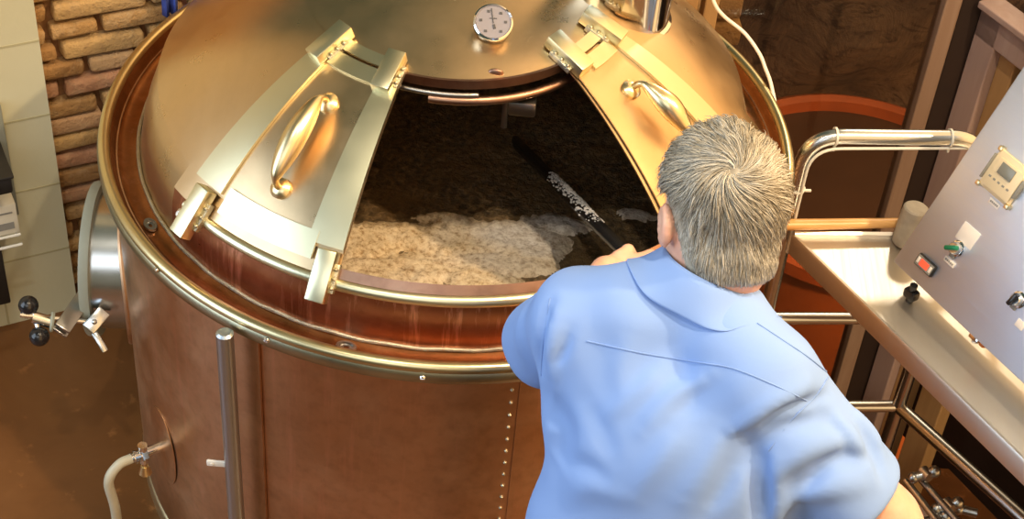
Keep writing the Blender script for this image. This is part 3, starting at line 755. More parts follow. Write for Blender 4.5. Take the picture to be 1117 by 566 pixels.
# ------------------------------------------------------------------ sloping control box
C0 = onz(973, 285, ZT+.065)
u = dR; tl = RAD(64.5); v = np.array([.834, .552, 0])*cos(tl)+EZ*sin(tl); nf = nrm(np.cross(u, v))
if nf@ray(1040, 200) > 0: nf = -nf
def onF(x, y, o=0.): return onplane(x, y, C0+nf*o, nf)
box = thing('control_box', C0-EZ*.06, 'sloping stainless control box with knobs and displays on the table', 'control panel')
Lu, Lv, Tk = .62, .48, .085
PF = C0+u*Lu/2+v*Lv/2
mb = MB(); mb.box(PF-nf*(Tk/2), (u, v, nf), (Lu, Lv, Tk), .006); mb.build('enclosure', MT['panel'], box)
mb = MB(); mb.box(PF-nf*(Tk*.55), (u, v, nf), (Lu-.02, Lv+.012, .008), .003); mb.build('door_seam', MT['steel_dark'], box)
def onbox(x, y, su, sv, th, bev, name, mat, par, o=0., yaw=0):
    c = onF(x, y); m = MB(); m.box(c+nf*(o+th/2), (u, v, nf), (su, sv, th), bev); return m.build(name, MT[mat], par), c
# corner edges of the digital controller, in face coordinates
def fuv(x, y): q = onF(x, y)-C0; return float(q@u), float(q@v)
ctl, cc = onbox(1098, 194, .083, .083, .010, .006, 'digital_controller', 'beige', box)
onbox(1099, 197, .066, .064, .004, .002, 'controller_face', 'beige', ctl, .010)
m = MB(); m.box(cc+nf*.016+v*.013+u*.002, (u, v, nf), (.036, .024, .002), .0008); m.build('screen', MT['lcd'], ctl)
for i in range(5):
    m = MB(); m.box(cc+nf*.0145+v*-.013+u*(-.024+.012*i), (u, v, nf), (.006, .004, .001), .0003); m.build('button', MT['inkgrey'], ctl)
for su, sv in ((-1, 1), (1, 1), (1, -1), (-1, -1)):
    m = MB(); m.box(cc+nf*.006+u*su*.040+v*sv*.040, (u, v, nf), (.010, .010, .014), .002); m.build('corner_clip', MT['brass_gold'], ctl)
for k, L_ in ((-1, .055), (1, .04)):
    m = MB(); m.box(cc+nf*.009+u*.0415*k, (u, v, nf), (.004, L_, .012), .001); m.build('latch_bar', MT['inkgrey'], ctl)
def plate(x, y, su, sv):
    o, c = onbox(x, y, su, sv, .002, .0005, 'label_plate', 'label', box)
    m = MB()
    for i in range(5): m.box(c+nf*.0024+u*(su*(-.32+.16*i)), (u, v, nf), (su*.11, sv*.34, .0006))
    m.build('printed_line', MT['inkgrey'], o)
plate(1085, 222, .027, .011); plate(1036, 285.5, .029, .011)
onbox(1056, 257, .044, .038, .0015, .0004, 'label_plate', 'label', box); onbox(1113, 354, .02, .016, .0015, .0004, 'label_plate', 'label', box)
def knob(x, y, colm, ang):
    c = onF(x, y); m = MB(); m.revolve([(.0, .006), (.013, .006), (.0165, .004), (.0165, 0), (0, 0)], n=30, c=c, frame=(u, np.cross(nf, u), nf)); k = m.build('selector_switch', MT['chrome'], box)
    m = MB(); m.revolve([(0, .018), (.010, .018), (.0125, .015), (.0125, .005)], n=26, c=c, frame=(u, np.cross(nf, u), nf)); m.build('switch_collar', MT['steel'], k)
    dv = u*cos(ang)+v*sin(ang); m = MB(); m.box(c+nf*.022, (dv, np.cross(nf, dv), nf), (.028, .0095, .014), .003); m.build('knob', MT[colm], k)
    m = MB(); m.box(c+nf*.003-v*.017, (u, v, nf), (.013, .010, .004), .001); m.build('switch_base', MT['inkgrey'], k)
knob(1045, 271, 'green', .6); knob(1112, 327, 'black', 1.4)
dsp, c = onbox(1011, 289, .049, .026, .008, .002, 'temperature_display', 'blackm', box)
m = MB(); m.box(c+nf*.0085, (u, v, nf), (.044, .021, .001)); m.build('display_face', MT['inkgrey'], dsp)
m = MB(); m.box(c+nf*.0095, (u, v, nf), (.022, .013, .001)); m.build('lit_digits', MT['red_led'], dsp)
for k in (-1, 1):
    m = MB(); m.box(c+nf*.0092+u*k*.017, (u, v, nf), (.006, .013, .001), .0003); m.build('display_button', MT['label'], dsp)
pl = onF(1056, 366); m = MB(); q = pl-nf*.035-v*.004; m.box(q, (u, v, nf), (.026, .014, .026), .003); m.ball(q-v*.008+nf*.002, .006, 12, 8); lt = m.build('box_latch', MT['chrome'], box)
m = MB(); m.box(q+u*.020, (u, v, nf), (.012, .012, .02), .003); m.build('latch_pad', MT['orange'], lt)
fp = onz(995, 318, ZT+.022); m = MB(); m.cyl((fp[0], fp[1], ZT-.0035), (fp[0], fp[1], ZT+.04), .008, 14); m.box((fp[0], fp[1], ZT+.016), (u, nR, EZ), (.03, .022, .022), .005); m.build('foot', MT['black'], box)
for s_, t_ in ((.55, .02), (.1, .2), (.5, .2)):
    f_ = C0+u*s_+np.array([.834, .552, 0])*t_; m = MB(); m.cyl((f_[0], f_[1], ZT-.0035), (f_[0], f_[1], (C0+v*(t_/cos(tl))).item(2)-.05), .010, 14); m.build('foot', MT['black'], box)

# mallet lying along the back edge of the table
zH = ZT+.022
hA = onz(868, 245, zH+.004); hB = onz(985, 243, zH+.004)
hm = nrm(hB-hA)
mal = thing('mallet', onz(985, 250, ZT), 'pale rubber mallet with wooden handle lying along the table back', 'mallet')
mb = MB(); L = np.linalg.norm(hB-hA); mb.tube([hA-hm*.03, hA-hm*.028, hA, hA+hm*L*.5, hB], [.008, .0135, .0135, .0125, .0115], 16, flat=.85); mb.build('handle', MT['handle'], mal)
hc = onz(1000, 226, ZT+.095); hb = np.array([hc[0]-.004, hc[1]-.004, ZT]); 
ax_ = nrm(hc-hb); mb = MB(); mb.revolve([(0, 0), (.024, 0), (.027, .003), (.0285, .02), (.0285, np.linalg.norm(hc-hb)-.02), (.0265, np.linalg.norm(hc-hb)-.003), (.023, np.linalg.norm(hc-hb)), (0, np.linalg.norm(hc-hb))], n=36, c=hb, frame=(nrm(np.cross(EZ+.01, ax_)), nrm(np.cross(ax_, np.cross(EZ+.01, ax_))), ax_)); mb.build('mallet_head', MT['rubber'], mal)

# two pipes with clamps low on the right
pr = thing('pipe_pair', onz(1010, 540, .0), 'pair of thin steel pipes with clamps below the side rail', 'pipes')
D0 = 3.55
a0, a1 = at(1002, 520, D0), at(1090, 620, D0-.12); b0, b1 = at(988, 524, D0), at(1062, 620, D0-.12)
for (p, q) in ((a0, a1), (b0, b1)):
    mb = MB(); mb.cyl(p, q, .0075, 14); mb.build('pipe', MT['steel_dark'], pr)
dp = nrm(a1-a0)
for (x, y, lat) in ((1010, 517, 1), (1035, 551, 1), (1022, 566, 0)):
    c = at(x, y, D0-.03); sd = nrm(a0-b0); 
    mb = MB(); mb.cyl(c-sd*.026, c+sd*.018, .0105, 14); mb.ball(c-sd*.026, .012, 12, 8); mb.ball(c+sd*.018, .013, 12, 8); mb.cyl(c-dp*.012, c+dp*.012, .0125, 14); mb.build('clamp', MT['steel_dark'], pr)
mb = MB(); mb.cyl(at(1046, 555, D0), at(1066, 560, D0), .010, 12); mb.ball(at(1046, 555, D0), .013, 12, 8); mb.build('tee_fitting', MT['steel_dark'], pr)

# white cable hanging to the rim at the back right
e_ = onz(838, 97, 1.05); q = np.array([.682*e_[0]/np.hypot(*e_[:2])+.012, .682*e_[1]/np.hypot(*e_[:2])+.012, 1.045])
Dq = float(np.linalg.norm(q-CAM))
pts = [at(768, -40, Dq-.02), at(778, 0, Dq-.02), at(789, 17, Dq-.01), at(812, 36, Dq), at(828, 58, Dq), at(835, 75, Dq), q, q+np.array([.012, -.05, -.05]), q+np.array([.018, -.12, -.25])]
mb = MB(); mb.tube(bez(pts, 8), .0040, 10); tag(mb.build('white_cable', MT['white'], None), 'white cable hanging down to the back right of the rim', 'cable')

# left edge: grey rack by the white wall, cartons, tray
sid = lambda x, y, off: onplane(x, y, pL+nL*off, nL)
offC = .10
fc = sid(33, 306, offC); s1 = float((sid(34, 300, .05)-pL)@dL); sC = float((fc-pL)@dL); zs = float(fc[2])-.004
P0 = pL+dL*s1; zRK = float(sid(11, 186, .05)[2])
rack = thing('storage_rack', P0+nL*.05+EZ*0, 'grey storage rack with white wire shelf at the left edge', 'rack'); rack.location.z = ZF
mb = MB(); mb.box(P0-dL*.45+nL*.012+EZ*(zRK+zs)/2, (dL, nL, EZ), (.90, .02, zRK-zs+.02), .003); mb.build('back_panel', MT['rackgrey'], rack)
for k in (.14, .85):
    for o_ in (.03, .09):
        mb = MB(); mb.cyl(P0-dL*k+nL*o_+EZ*0, P0-dL*k+nL*o_+EZ*zs, .009, 10); q_ = mb.build('leg', MT['blackm'], rack)
mb = MB()
wl0 = sC+.0
for k in range(5): mb.cyl(pL+dL*(sC-.004)+nL*(.028+.018*k)+EZ*zs, pL+dL*(sC-.8)+nL*(.028+.018*k)+EZ*zs, .0035, 8)
for k in range(9): mb.cyl(pL+dL*(sC-.01-.09*k)+nL*.028+EZ*(zs-.004), pL+dL*(sC-.01-.09*k)+nL*.10+EZ*(zs-.004), .0025, 8)
mb.cyl(pL+dL*(sC-.004)+nL*.10+EZ*(zs-.03), pL+dL*(sC-.8)+nL*.10+EZ*(zs-.03), .0035, 8); mb.build('wire_shelf', MT['wiregrey'], rack)
mb = MB(); mb.box(pL+dL*(sC-.45)+nL*.055+EZ*((zs-.04+ZF)/2), (dL, nL, EZ), (.80, .07, max(.02, zs-.04-ZF)), .004); mb.build('under_shelf_dark', MT['blackm'], rack)  # black box filling the dark space below the wire shelf
def carton(name, s, w, h, label, seal):
    c = pL+dL*(sC-s)+nL*(offC-.037)+EZ*(zs+.004); t = thing(name, c, label, 'carton')
    mb = MB(); mb.box(c+EZ*h/2, (dL, nL, EZ), (w, .07, h), .003); b = mb.build('carton_box', MT['carton'], t)
    mb = MB(); mb.box(c+EZ*(h*.5)+nL*.0355-dL*w*.36, (dL, nL, EZ), (w*.22, .0015, h*.98)); mb.build('green_stripe', MT['carton_green'], t)
    mb = MB()
    if seal:
        for k in range(6): a = k*pi/6; dv = dL*cos(a)+EZ*sin(a); mb.box(c+EZ*(h*.42)+nL*.0358+dL*w*.1, (dv, nL, np.cross(dv, nL)), (w*.42, .0012, w*.06))
        mb.build('printed_mark', MT['carton_blue'], t)
    else:
        for i in range(1):
            for j in range(1): mb.box(c+EZ*(h*.30)+nL*.0358+dL*w*.1, (dL, nL, EZ), (w*.5, .0012, h*.22))
        mb.build('printed_mark', MT['inkgrey'], t); mb = MB()
        for j in range(1): mb.box(c+EZ*(h*.74)+nL*.0358+dL*w*.1, (dL, nL, EZ), (w*.5, .0012, h*.05))
        mb.build('printed_mark', MT['inkgrey'], t)
carton('carton', .0375, .068, .085, 'small white carton with grey print nearest the white wall', False)
carton('carton', .112, .074, .070, 'small white carton with blue star mark at the left edge', True)
# dark tray and maroon cloth higher up, black kettle bag behind the cartons
q = P0-dL*.03+nL*.078; q[2] = zRK+.04; t = thing('tray', q, 'black tray edge jutting in at the far left', 'tray')
mb = MB(); mb.box(q-dL*.11+nL*.0, (dL, nL, EZ), (.24, .15, .045), .006); mb.build('tray_body', MT['blackm'], t)
mb = MB(); mb.box(q-dL*.11+EZ*.024, (dL, nL, EZ), (.25, .16, .008), .003); mb.build('tray_rim', MT['blackm'], t)
mb = MB(); V = []; Fs = []
for lay in (0, 1):
    for i in range(13):
        for k in range(9):
            a_, b_ = (i/12-.5), (k/8-.5); w_ = (1-(2*a_)**4)*(1-(2*b_)**4)
            V.append(q-dL*.11+dL*a_*.16+nL*b_*.11+EZ*(.029+(lay and (.012+.03*w_*(.75+.25*sin(9*a_+7*b_))))))
for lay in (0, 1):
    for i in range(12):
        for k in range(8): o_ = lay*117+i*9+k; Fs.append((o_, o_+1, o_+10, o_+9))
for i in range(12):
    for k in (0, 8): o_ = i*9+k; Fs.append((o_, o_+9, o_+126, o_+117))
for k in range(8):
    for i in (0, 12): o_ = i*9+k; Fs.append((o_, o_+1, o_+118, o_+117))
mb.add(V, Fs)
tag(mb.build('folded_cloth', MT['maroon'], None), 'dark maroon cloth lying on the black tray', 'cloth')
# things by the brick wall's right end
sB = lambda x, y, off=.03: onplane(x, y, pB+nL*off, nL)
q = sB(185, 2, .06); mb = MB(); V = []; Fs = []
for i in range(9):
    for k in range(9): V.append(q+dL*(-.016+.004*i)+EZ*(-.03+.03*k)+nL*(.012*sin(i*1.3)+.004*sin(k*1.1)))
for i in range(8):
    for k in range(8): Fs.append((i*9+k, i*9+k+1, i*9+k+10, i*9+k+9))
mb.add(V, Fs); o = mb.build('blue_cloth', MT['blue'], None); md = o.modifiers.new('s', 'SOLIDIFY'); md.thickness = .004
tag(o, 'scrap of blue cloth hanging at the end of the brick wall', 'cloth')
q = sB(205, 2, .02); mb = MB(); mb.box(q+dL*.02-nL*.03, (dL, nL, EZ), (.10, .02, .5), .003); tag(mb.build('pink_board', MT['pinkboard'], None), 'pinkish board standing behind the blue cloth scrap', 'board')
# ------------------------------------------------------------------ person: signed-distance body, meshed with surface nets
def s_cap(P, a, b, ra, rb):
    a = np.array(a, float); b = np.array(b, float); ab = b-a
    t = np.clip(((P-a)@ab)/(ab@ab), 0, 1); return np.linalg.norm(P-a-t[:, None]*ab, axis=1)-(ra+(rb-ra)*t)
def s_ell(P, c, r, A):
    q = (P-np.array(c))@np.array(A).T; r = np.array(r, float)
    k0 = np.linalg.norm(q/r, axis=1); k1 = np.linalg.norm(q/(r*r), axis=1)+1e-9; return k0*(k0-1)/k1
def s_ecap(P, a, b, ra, rb, fdir, k):
    """capsule squashed by k along fdir"""
    f = nrm(fdir); a = np.array(a, float); b = np.array(b, float); st = 1/k-1
    Q = P+((P-a)@f)[:, None]*f*st; bb = b+((b-a)@f)*f*st
    return s_cap(Q, a, bb, ra, rb)*(.6+.4*k)
def smin(a, b, k):
    h = np.clip(.5+.5*(b-a)/k, 0, 1); return b*(1-h)+a*h-k*h*(1-h)
def smax(a, b, k): return -smin(-a, -b, k)
def surf_nets(fn, lo, hi, h, B=8):
    lo = np.array(lo, float); n = np.ceil((np.array(hi)-lo)/h/B).astype(int)*B+1
    nb = (n-1)//B
    g = np.stack(np.meshgrid(*[np.arange(k) for k in nb], indexing='ij'), -1).reshape(-1, 3)
    dc = fn(lo+(g*B+B/2)*h)
    G = np.zeros(tuple(n), np.float32)
    l = np.stack(np.meshgrid(*[np.arange(B+1)]*3, indexing='ij'), -1).reshape(-1, 3)
    thr = B*h*.87*1.5+.012
    for q, d in zip(g, dc):
        if abs(d) > thr: G[q[0]*B:q[0]*B+B+1, q[1]*B:q[1]*B+B+1, q[2]*B:q[2]*B+B+1] = d
    act = g[np.abs(dc) <= thr]
    for i in range(0, len(act), 400):
        a = act[i:i+400]; pts = (a[:, None, :]*B+l[None]); d = fn((lo+pts.reshape(-1, 3)*h))
        pi_ = pts.reshape(-1, 3); G[pi_[:, 0], pi_[:, 1], pi_[:, 2]] = d
    ins = G < 0
    c = np.zeros(tuple(n-1), np.int8)
    for i in (0, 1):
        for j in (0, 1):
            for k in (0, 1): c += ins[i:n[0]-1+i, j:n[1]-1+j, k:n[2]-1+k]
    cells = np.argwhere((c > 0) & (c < 8)); idx = -np.ones(tuple(n-1), np.int32); idx[tuple(cells.T)] = np.arange(len(cells))
    acc = np.zeros((len(cells), 3)); cnt = np.zeros(len(cells))
    cor = [(i, j, k) for i in (0, 1) for j in (0, 1) for k in (0, 1)]
    for a in cor:
        for ax in range(3):
            if a[ax]: continue
            b = list(a); b[ax] = 1
            va = G[tuple((cells+a).T)]; vb = G[tuple((cells+b).T)]; m = (va < 0) != (vb < 0)
            t = np.where(m, va/(va-vb+1e-12), 0); p = np.array(a, float)[None]+t[:, None]*(np.array(b)-np.array(a))
            acc[m] += p[m]; cnt[m] += 1
    V = lo+(cells+acc/cnt[:, None])*h
    Fs = []
    for ax in range(3):
        u_, v_ = (ax+1) % 3, (ax+2) % 3
        sl0 = [slice(1, None)]*3; sl0[ax] = slice(0, -1); sl1 = list(sl0); sl1[ax] = slice(1, None)
        A_ = ins[tuple(sl0)]; B_ = ins[tuple(sl1)]; ed = np.argwhere(A_ != B_); off = np.ones(3, int); off[ax] = 0; base = ed+off
        lim = (base[:, u_] < n[u_]-1) & (base[:, v_] < n[v_]-1) & (base[:, ax] < n[ax]-1); base = base[lim]; fl = A_[tuple((base-off).T)]
        def ci(du, dv):
            q = base.copy(); q[:, u_] -= du; q[:, v_] -= dv; return idx[tuple(q.T)]
        Q = np.stack([ci(1, 1), ci(0, 1), ci(0, 0), ci(1, 0)], 1)
        Q[~fl] = Q[~fl][:, ::-1]; Fs.append(Q)
    Fq = np.concatenate(Fs); return V, Fq[(Fq >= 0).all(1)]
def nets_mb(fn, lo, hi, h):
    V, Q = surf_nets(fn, lo, hi, h); m = MB(); m.v = V.tolist(); m.f = [tuple(q) for q in Q.tolist()]; return m
def trace(fn, x, y, t0=1.6, t1=3.2):
    v = ray(x, y); t = t0
    for _ in range(80):
        d = float(fn((CAM+v*t)[None])[0])
        if d < .0006: break
        t += max(d*.8, .0005)
        if t > t1: return None
    return CAM+v*t
# joints
Lsh = at(634, 345, 2.27); Rsh = at(836, 408, 2.20)
C7 = at(757, 330, 2.185)
Lel = at(596, 374, 2.47); Lwr = at(668, 326, 2.72)
Rel = at(966, 566, 2.34); Rwr = at(1046, 690, 2.40)
hip = np.array([.345, -1.215, .98])
Xs = nrm(Rsh-Lsh); Ut = nrm(C7-hip); Ft = nrm(np.cross(Ut, Xs)); Xs = np.cross(Ft, Ut)
# head frame
yw = RAD(20); tp = RAD(27); rl = RAD(6)
f0 = np.array([-sin(yw), cos(yw), 0]); r0_ = np.array([cos(yw), sin(yw), 0])
Hf = f0*cos(tp)-EZ*sin(tp); Hu = EZ*cos(tp)+f0*sin(tp)
Hr = r0_*cos(rl)-Hu*sin(rl); Hu = Hu*cos(rl)+r0_*sin(rl)
Hc = at(787, 230, 2.20)
HA = np.array([Hr, Hf, Hu]); hd = lambda x, y, z: Hc+Hr*x+Hf*y+Hu*z
def head_sdf(P, ears=True):
    d = s_ell(P, hd(0, -.006, .020), (.071, .092, .084), HA)
    d = smin(d, s_ell(P, hd(0, .018, -.055), (.060, .070, .062), HA), .05)
    d = smin(d, s_ell(P, hd(0, .058, -.092), (.034, .030, .022), HA), .035)      # chin
    d = smin(d, s_ell(P, hd(0, .085, .022), (.046, .014, .010), HA), .02)        # brow
    d = smin(d, s_cap(P, hd(0, .086, .012), hd(0, .106, -.026), .007, .011), .014)  # nose
    for s in (-1, 1):
        d = smin(d, s_ell(P, hd(s*.040, .066, -.022), (.022, .018, .016), HA), .02)   # cheek
        d = smax(d, -s_ell(P, hd(s*.030, .096, .006), (.014, .010, .008), HA), .010)  # socket
        d = smin(d, s_ell(P, hd(s*.030, .081, .005), (.0105, .0105, .0085), HA), .002)
        if not ears: continue
        e = s_ell(P, hd(s*.081, -.004, -.016), (.009, .018, .031), HA)
        e = smax(e, -s_ell(P, hd(s*.089, .000, -.012), (.005, .009, .018), HA), .004)
        d = smin(d, e, .006)
    d = smin(d, s_ell(P, hd(0, .090, -.050), (.022, .008, .006), HA), .006)      # lips
    d = smax(d, -s_ell(P, hd(0, .098, -.050), (.022, .006, .0012), HA), .003)
    return d
nb0 = hd(0, -.030, -.055)
def neck_sdf(P): return s_ecap(P, C7-EZ*.005+Ft*.058, nb0, .054, .056, Ft, .95)
def fingers(P, wr, pd, sd, nd, curl, d):
    """palm + five fingers: wrist, palm direction, side (towards thumb), back-of-hand normal"""
    pc = wr+pd*.045
    d = smin(d, s_ecap(P, wr+pd*.012, wr+pd*.082, .030, .038, nd, .42), .02)
    for i, (o, L) in enumerate(((.030, .072), (.010, .080), (-.010, .074), (-.029, .058))):
        b = wr+pd*.085+sd*o; dr_ = pd; p = b
        for j, fr_ in enumerate((.45, .30, .25)):
            an = curl*(.55+.9*j/2); dr_ = nrm(pd*cos(an*(j+1)*.75)-nd*sin(an*(j+1)*.75)); q = p+dr_*L*fr_
            d = smin(d, s_cap(P, p, q, .0095-.001*j, .0088-.001*j), .006); p = q
    b = wr+pd*.030+sd*.030; k1 = b+nrm(pd*.7+sd*.7-nd*.2)*.036; k2 = k1+nrm(pd*.6-nd*.8+sd*.1)*.034
    d = smin(d, s_cap(P, b, k1, .014, .0105), .012); return smin(d, s_cap(P, k1, k2, .0105, .0085), .006)
# paddle line (held by the left hand)
PA = at(709, 304, 2.81); PBm = onz(548, 140, ZM-.05); pdv = nrm(PBm-PA)
gd = nrm(PA-Lwr); 
fl_pd = nrm(gd-pdv*(gd@pdv)); fl_nd = nrm(EZ-fl_pd*(EZ@fl_pd)); fl_sd = nrm(np.cross(fl_pd, fl_nd))
if fl_sd@pdv < 0: fl_sd = -fl_sd
LW2 = PA+fl_nd*.027-fl_pd*.080
LW = LW2
rp = nrm(Rwr-Rel); rn = nrm(Xs-rp*(Xs@rp)); rs_ = nrm(np.cross(rn, rp))
Lhip = hip-Xs*.085-Ut*.02; Rhip = hip+Xs*.085-Ut*.02
Lkn = np.array([.21, -1.14, .60]); Lan = np.array([.20, -1.22, .235]); Rkn = np.array([.46, -1.12, .60]); Ran = np.array([.46, -1.25, .235])
def arms_sdf(P):
    d = smin(s_cap(P, Lsh, Lel, .048, .040), s_cap(P, Lel, LW, .041, .027), .02)
    e = smin(s_cap(P, Rsh, Rel, .052, .043), s_cap(P, Rel, Rwr, .044, .028), .02)
    d = fingers(P, LW, fl_pd, fl_sd, fl_nd, 1.25, d); e = fingers(P, Rwr, rp, rs_, rn, .45, e)
    return np.minimum(d, e)
def body_sdf(P):
    d = smin(head_sdf(P), neck_sdf(P), .03)
    t = s_ecap(P, hip+Ut*.05, hip+Ut*.35, .125, .130, Ft, .68)
    t = smin(t, s_cap(P, Lsh+Xs*.02-Ut*.02+Ft*.01, Rsh-Xs*.02-Ut*.02+Ft*.01, .040, .040), .04)
    d = smin(d, t, .05); d = smin(d, arms_sdf(P), .03)
    for h_, k_, a_ in ((Lhip, Lkn, Lan), (Rhip, Rkn, Ran)):
        d = smin(d, s_cap(P, h_, k_, .078, .052), .03); d = smin(d, s_cap(P, k_, a_, .052, .036), .02)
        d = smin(d, s_cap(P, a_-EZ*.025-f0*.02, a_-EZ*.045+f0*.12, .032, .026), .02)
    return d
# shirt
cuffL = Lel+(Lel-Lsh)*(-.05); cuffR = at(927, 541, 2.315)
BUL = at(795, 575, 2.31)
def shirt_base(P):
    ch = hip+Ut*.40
    d = s_ecap(P, hip-Ut*.02, hip+Ut*.20, .160, .152, Ft, .74)
    d = smin(d, s_ecap(P, hip+Ut*.20, ch-Ft*.005, .152, .158, Ft, .70), .05)
    d = smin(d, s_cap(P, Lsh+Xs*.015, C7-EZ*.020-Xs*.04+Ft*.02, .066, .058), .06)
    d = smin(d, s_cap(P, Rsh-Xs*.015, C7-EZ*.020+Xs*.04+Ft*.02, .066, .058), .06)
    d = smin(d, s_ell(P, C7-Ut*.13+Xs*.10-Ft*.015, (.09, .045, .12), (Xs, Ft, Ut)), .05)
    d = smin(d, s_ell(P, C7-Ut*.13-Xs*.10-Ft*.015, (.09, .045, .12), (Xs, Ft, Ut)), .05)
    d = smin(d, s_ell(P, BUL, (.075, .055, .15), (Xs, Ft, Ut)), .05)
    sl = s_cap(P, Lsh, cuffL, .064, .070); d = smin(d, sl, .035)
    sr = s_cap(P, Rsh, cuffR, .064, .082); sr = smax(sr, ((P-cuffR)@nrm(Rel-Rsh))-.005, .012)
    sr = smax(sr, -np.maximum(s_cap(P, cuffR-(cuffR-Rsh)*.12, cuffR+(Rel-Rsh)*.5, .056, .064), -((P-cuffR)@nrm(Rel-Rsh))-.05), .008)
    d = smin(d, sr, .03)
    d = smax(d, -((P-(hip-Ut*.06))@Ut), .01)
    d = smax(d, -s_ecap(P, C7+EZ*.045+Ft*.055, C7+EZ*.25+Ft*.09, .064, .068, Ft, .95), .008)
    return d
FOLDS = [  # pixel polylines on the cloth, width, height (m)
    ([(700, 470), (735, 432), (775, 408)], .014, .008), ([(660, 455), (700, 425), (722, 405)], .013, .006), ([(640, 440), (655, 470), (668, 500)], .016, -.006),
    ([(800, 470), (842, 440), (880, 420)], .013, .011), ([(812, 505), (850, 470), (905, 452)], .013, -.012), ([(826, 470), (858, 448), (905, 430)], .010, -.010),
    ([(838, 520), (880, 490), (925, 478)], .016, .013), ([(850, 555), (900, 532), (950, 525)], .018, .010), ([(870, 545), (905, 505), (950, 497)], .013, -.010),
    ([(905, 455), (930, 480), (945, 505)], .016, .010), ([(890, 440), (915, 470), (925, 490)], .010, -.008), ([(930, 445), (950, 470), (962, 490)], .014, .010), ([(940, 470), (955, 495), (962, 520)], .009, -.008),
    ([(829, 505), (831, 535), (830, 575)], .013, -.030), ([(815, 480), (824, 500), (829, 512)], .013, -.015), ([(838, 505), (843, 540), (846, 575)], .020, .012),
    ([(596, 440), (612, 472), (604, 505)], .028, -.016), ([(600, 330), (592, 370), (588, 405)], .010, -.010), ([(606, 345), (601, 385), (604, 420)], .014, .008), ([(598, 400), (612, 385), (622, 360)], .010, -.006), ([(575, 330), (566, 360), (570, 395)], .02, .005),
    ([(640, 350), (700, 352), (760, 372)], .03, .004), ([(745, 545), (775, 500), (790, 470)], .017, .006), ([(690, 540), (720, 500), (740, 470)], .017, .005), ([(620, 540), (650, 530), (690, 545)], .02, .006), ([(610, 500), (640, 510), (670, 530)], .016, -.006),
    ([(770, 560), (790, 530), (805, 500)], .014, -.007), ([(735, 380), (750, 420), (748, 460)], .022, -.004), ([(690, 360), (678, 400), (680, 440)], .02, .004)]
SEGS = []
for pl_, w_, h_ in FOLDS:
    pts = [trace(shirt_base, *p) for p in pl_]; pts = [p for p in pts if p is not None]
    if len(pts) >= 2:
        pts = bez(pts, 5); SEGS.append((np.array(pts), w_*.9, h_*1.35))
def shirt_sdf(P):
    d = shirt_base(P); m = np.abs(d) < .05
    if m.any():
        Q = P[m]; dd = np.zeros(len(Q))
        for pts, w_, h_ in SEGS:
            ctr = pts.mean(0); near = np.linalg.norm(Q-ctr, axis=1) < np.linalg.norm(pts[0]-pts[-1])*.7+.06
            if not near.any(): continue
            q = Q[near]; best = np.full(len(q), 9.); tt = np.zeros(len(q)); n = len(pts)-1
            for i in range(n):
                a, b = pts[i], pts[i+1]; ab = b-a; t = np.clip(((q-a)@ab)/(ab@ab+1e-12), 0, 1); di = np.linalg.norm(q-a-t[:, None]*ab, axis=1)
                s = di < best; best[s] = di[s]; tt[s] = ((i+t)/n)[s]
            dd[near] += h_*np.exp(-(best/w_)**2)*(np.sin(pi*np.clip(tt, .04, .96))**.6)
        x, y, z = (Q@Xs), (Q@Ft), (Q@Ut)
        dd += .0016*np.sin(31*x+17*z+2.5*np.sin(12*z+5*x))+.0012*np.sin(44*z-25*x+2*np.sin(17*x))
        d = d.copy(); d[m] -= dd
    return d
man = thing('person', ((Lan+Ran)/2*[1, 1, 0]+EZ*ZF), 'grey haired person in a blue short sleeved shirt leaning over the mash tun', 'person')
bx = lambda pts, m: (np.min(pts, 0)-m, np.max(pts, 0)+m)
lo, hi = bx([Lsh, Rsh, C7, Lel, PA, Rel, Rwr+rp*.2, hip, Hc+EZ*.16, Lan-EZ*.06+f0*.2, Ran-EZ*.06+f0*.2], .10)
lo[2] = ZF
mb = nets_mb(body_sdf, lo, hi, .0055); body = mb.build('body', MT['skin'], man, True, angle=180)
lo, hi = bx([Lsh, Rsh, C7, Lel, Rel, hip-Ut*.06], .17)
mb = nets_mb(shirt_sdf, lo, hi, .0055); shirt = mb.build('shirt', MT['shirt'], man, True, angle=180)
# collar: band folded over, running round the neck
cn = nrm(nb0-C7); cn = nrm(cn*.6+Ut*.6); ce = nrm(Xs-cn*(Xs@cn)); cf = np.cross(cn, ce)
cc0 = C7+EZ*.006+Ft*.050
V = []; Fs = []; na = 60; prof = []
for i in range(na+1):
    a = RAD(-90-158+316*i/na); dv = ce*cos(a)+cf*sin(a); op = max(0, sin(a))
    rb = .0715+.004*sin(a*3); flare = .016+.004*sin(a*2+1)
    base = cc0+dv*rb*np.array(1.0)+cn*(-.026*op)-EZ*.02*op
    bo = base-cn*.030+dv*(.014+flare); dl = float(shirt_sdf(bo[None])[0]); gg = np.array([float(shirt_sdf((bo+np.eye(3)[q_]*.004)[None])[0])-dl for q_ in range(3)]); gg = gg/(np.linalg.norm(gg)+1e-9); sh_ = gg*(.0055-dl)
    ring = [base-cn*.016+dv*.002, base+cn*.020-dv*.002, base+cn*.026+dv*.003, base+cn*.020+dv*.009, base-cn*.012+dv*(.012+flare*.5)+sh_*.45, bo+sh_, base-cn*.031+dv*(.011+flare)+sh_, base-cn*.012+dv*(.008+flare*.4)+sh_*.4, base+cn*.014+dv*.004]
    V += ring
k = 9
for i in range(na):
    for j in range(k): Fs.append((i*k+j, i*k+(j+1) % k, (i+1)*k+(j+1) % k, (i+1)*k+j))
Fs += [tuple(range(k)), tuple(na*k+j for j in range(k))[::-1]]
mb = MB(); mb.add(V, Fs); col_ = mb.build('collar', MT['shirt'], shirt); md = col_.modifiers.new('s', 'SUBSURF'); md.levels = 2; md.render_levels = 2
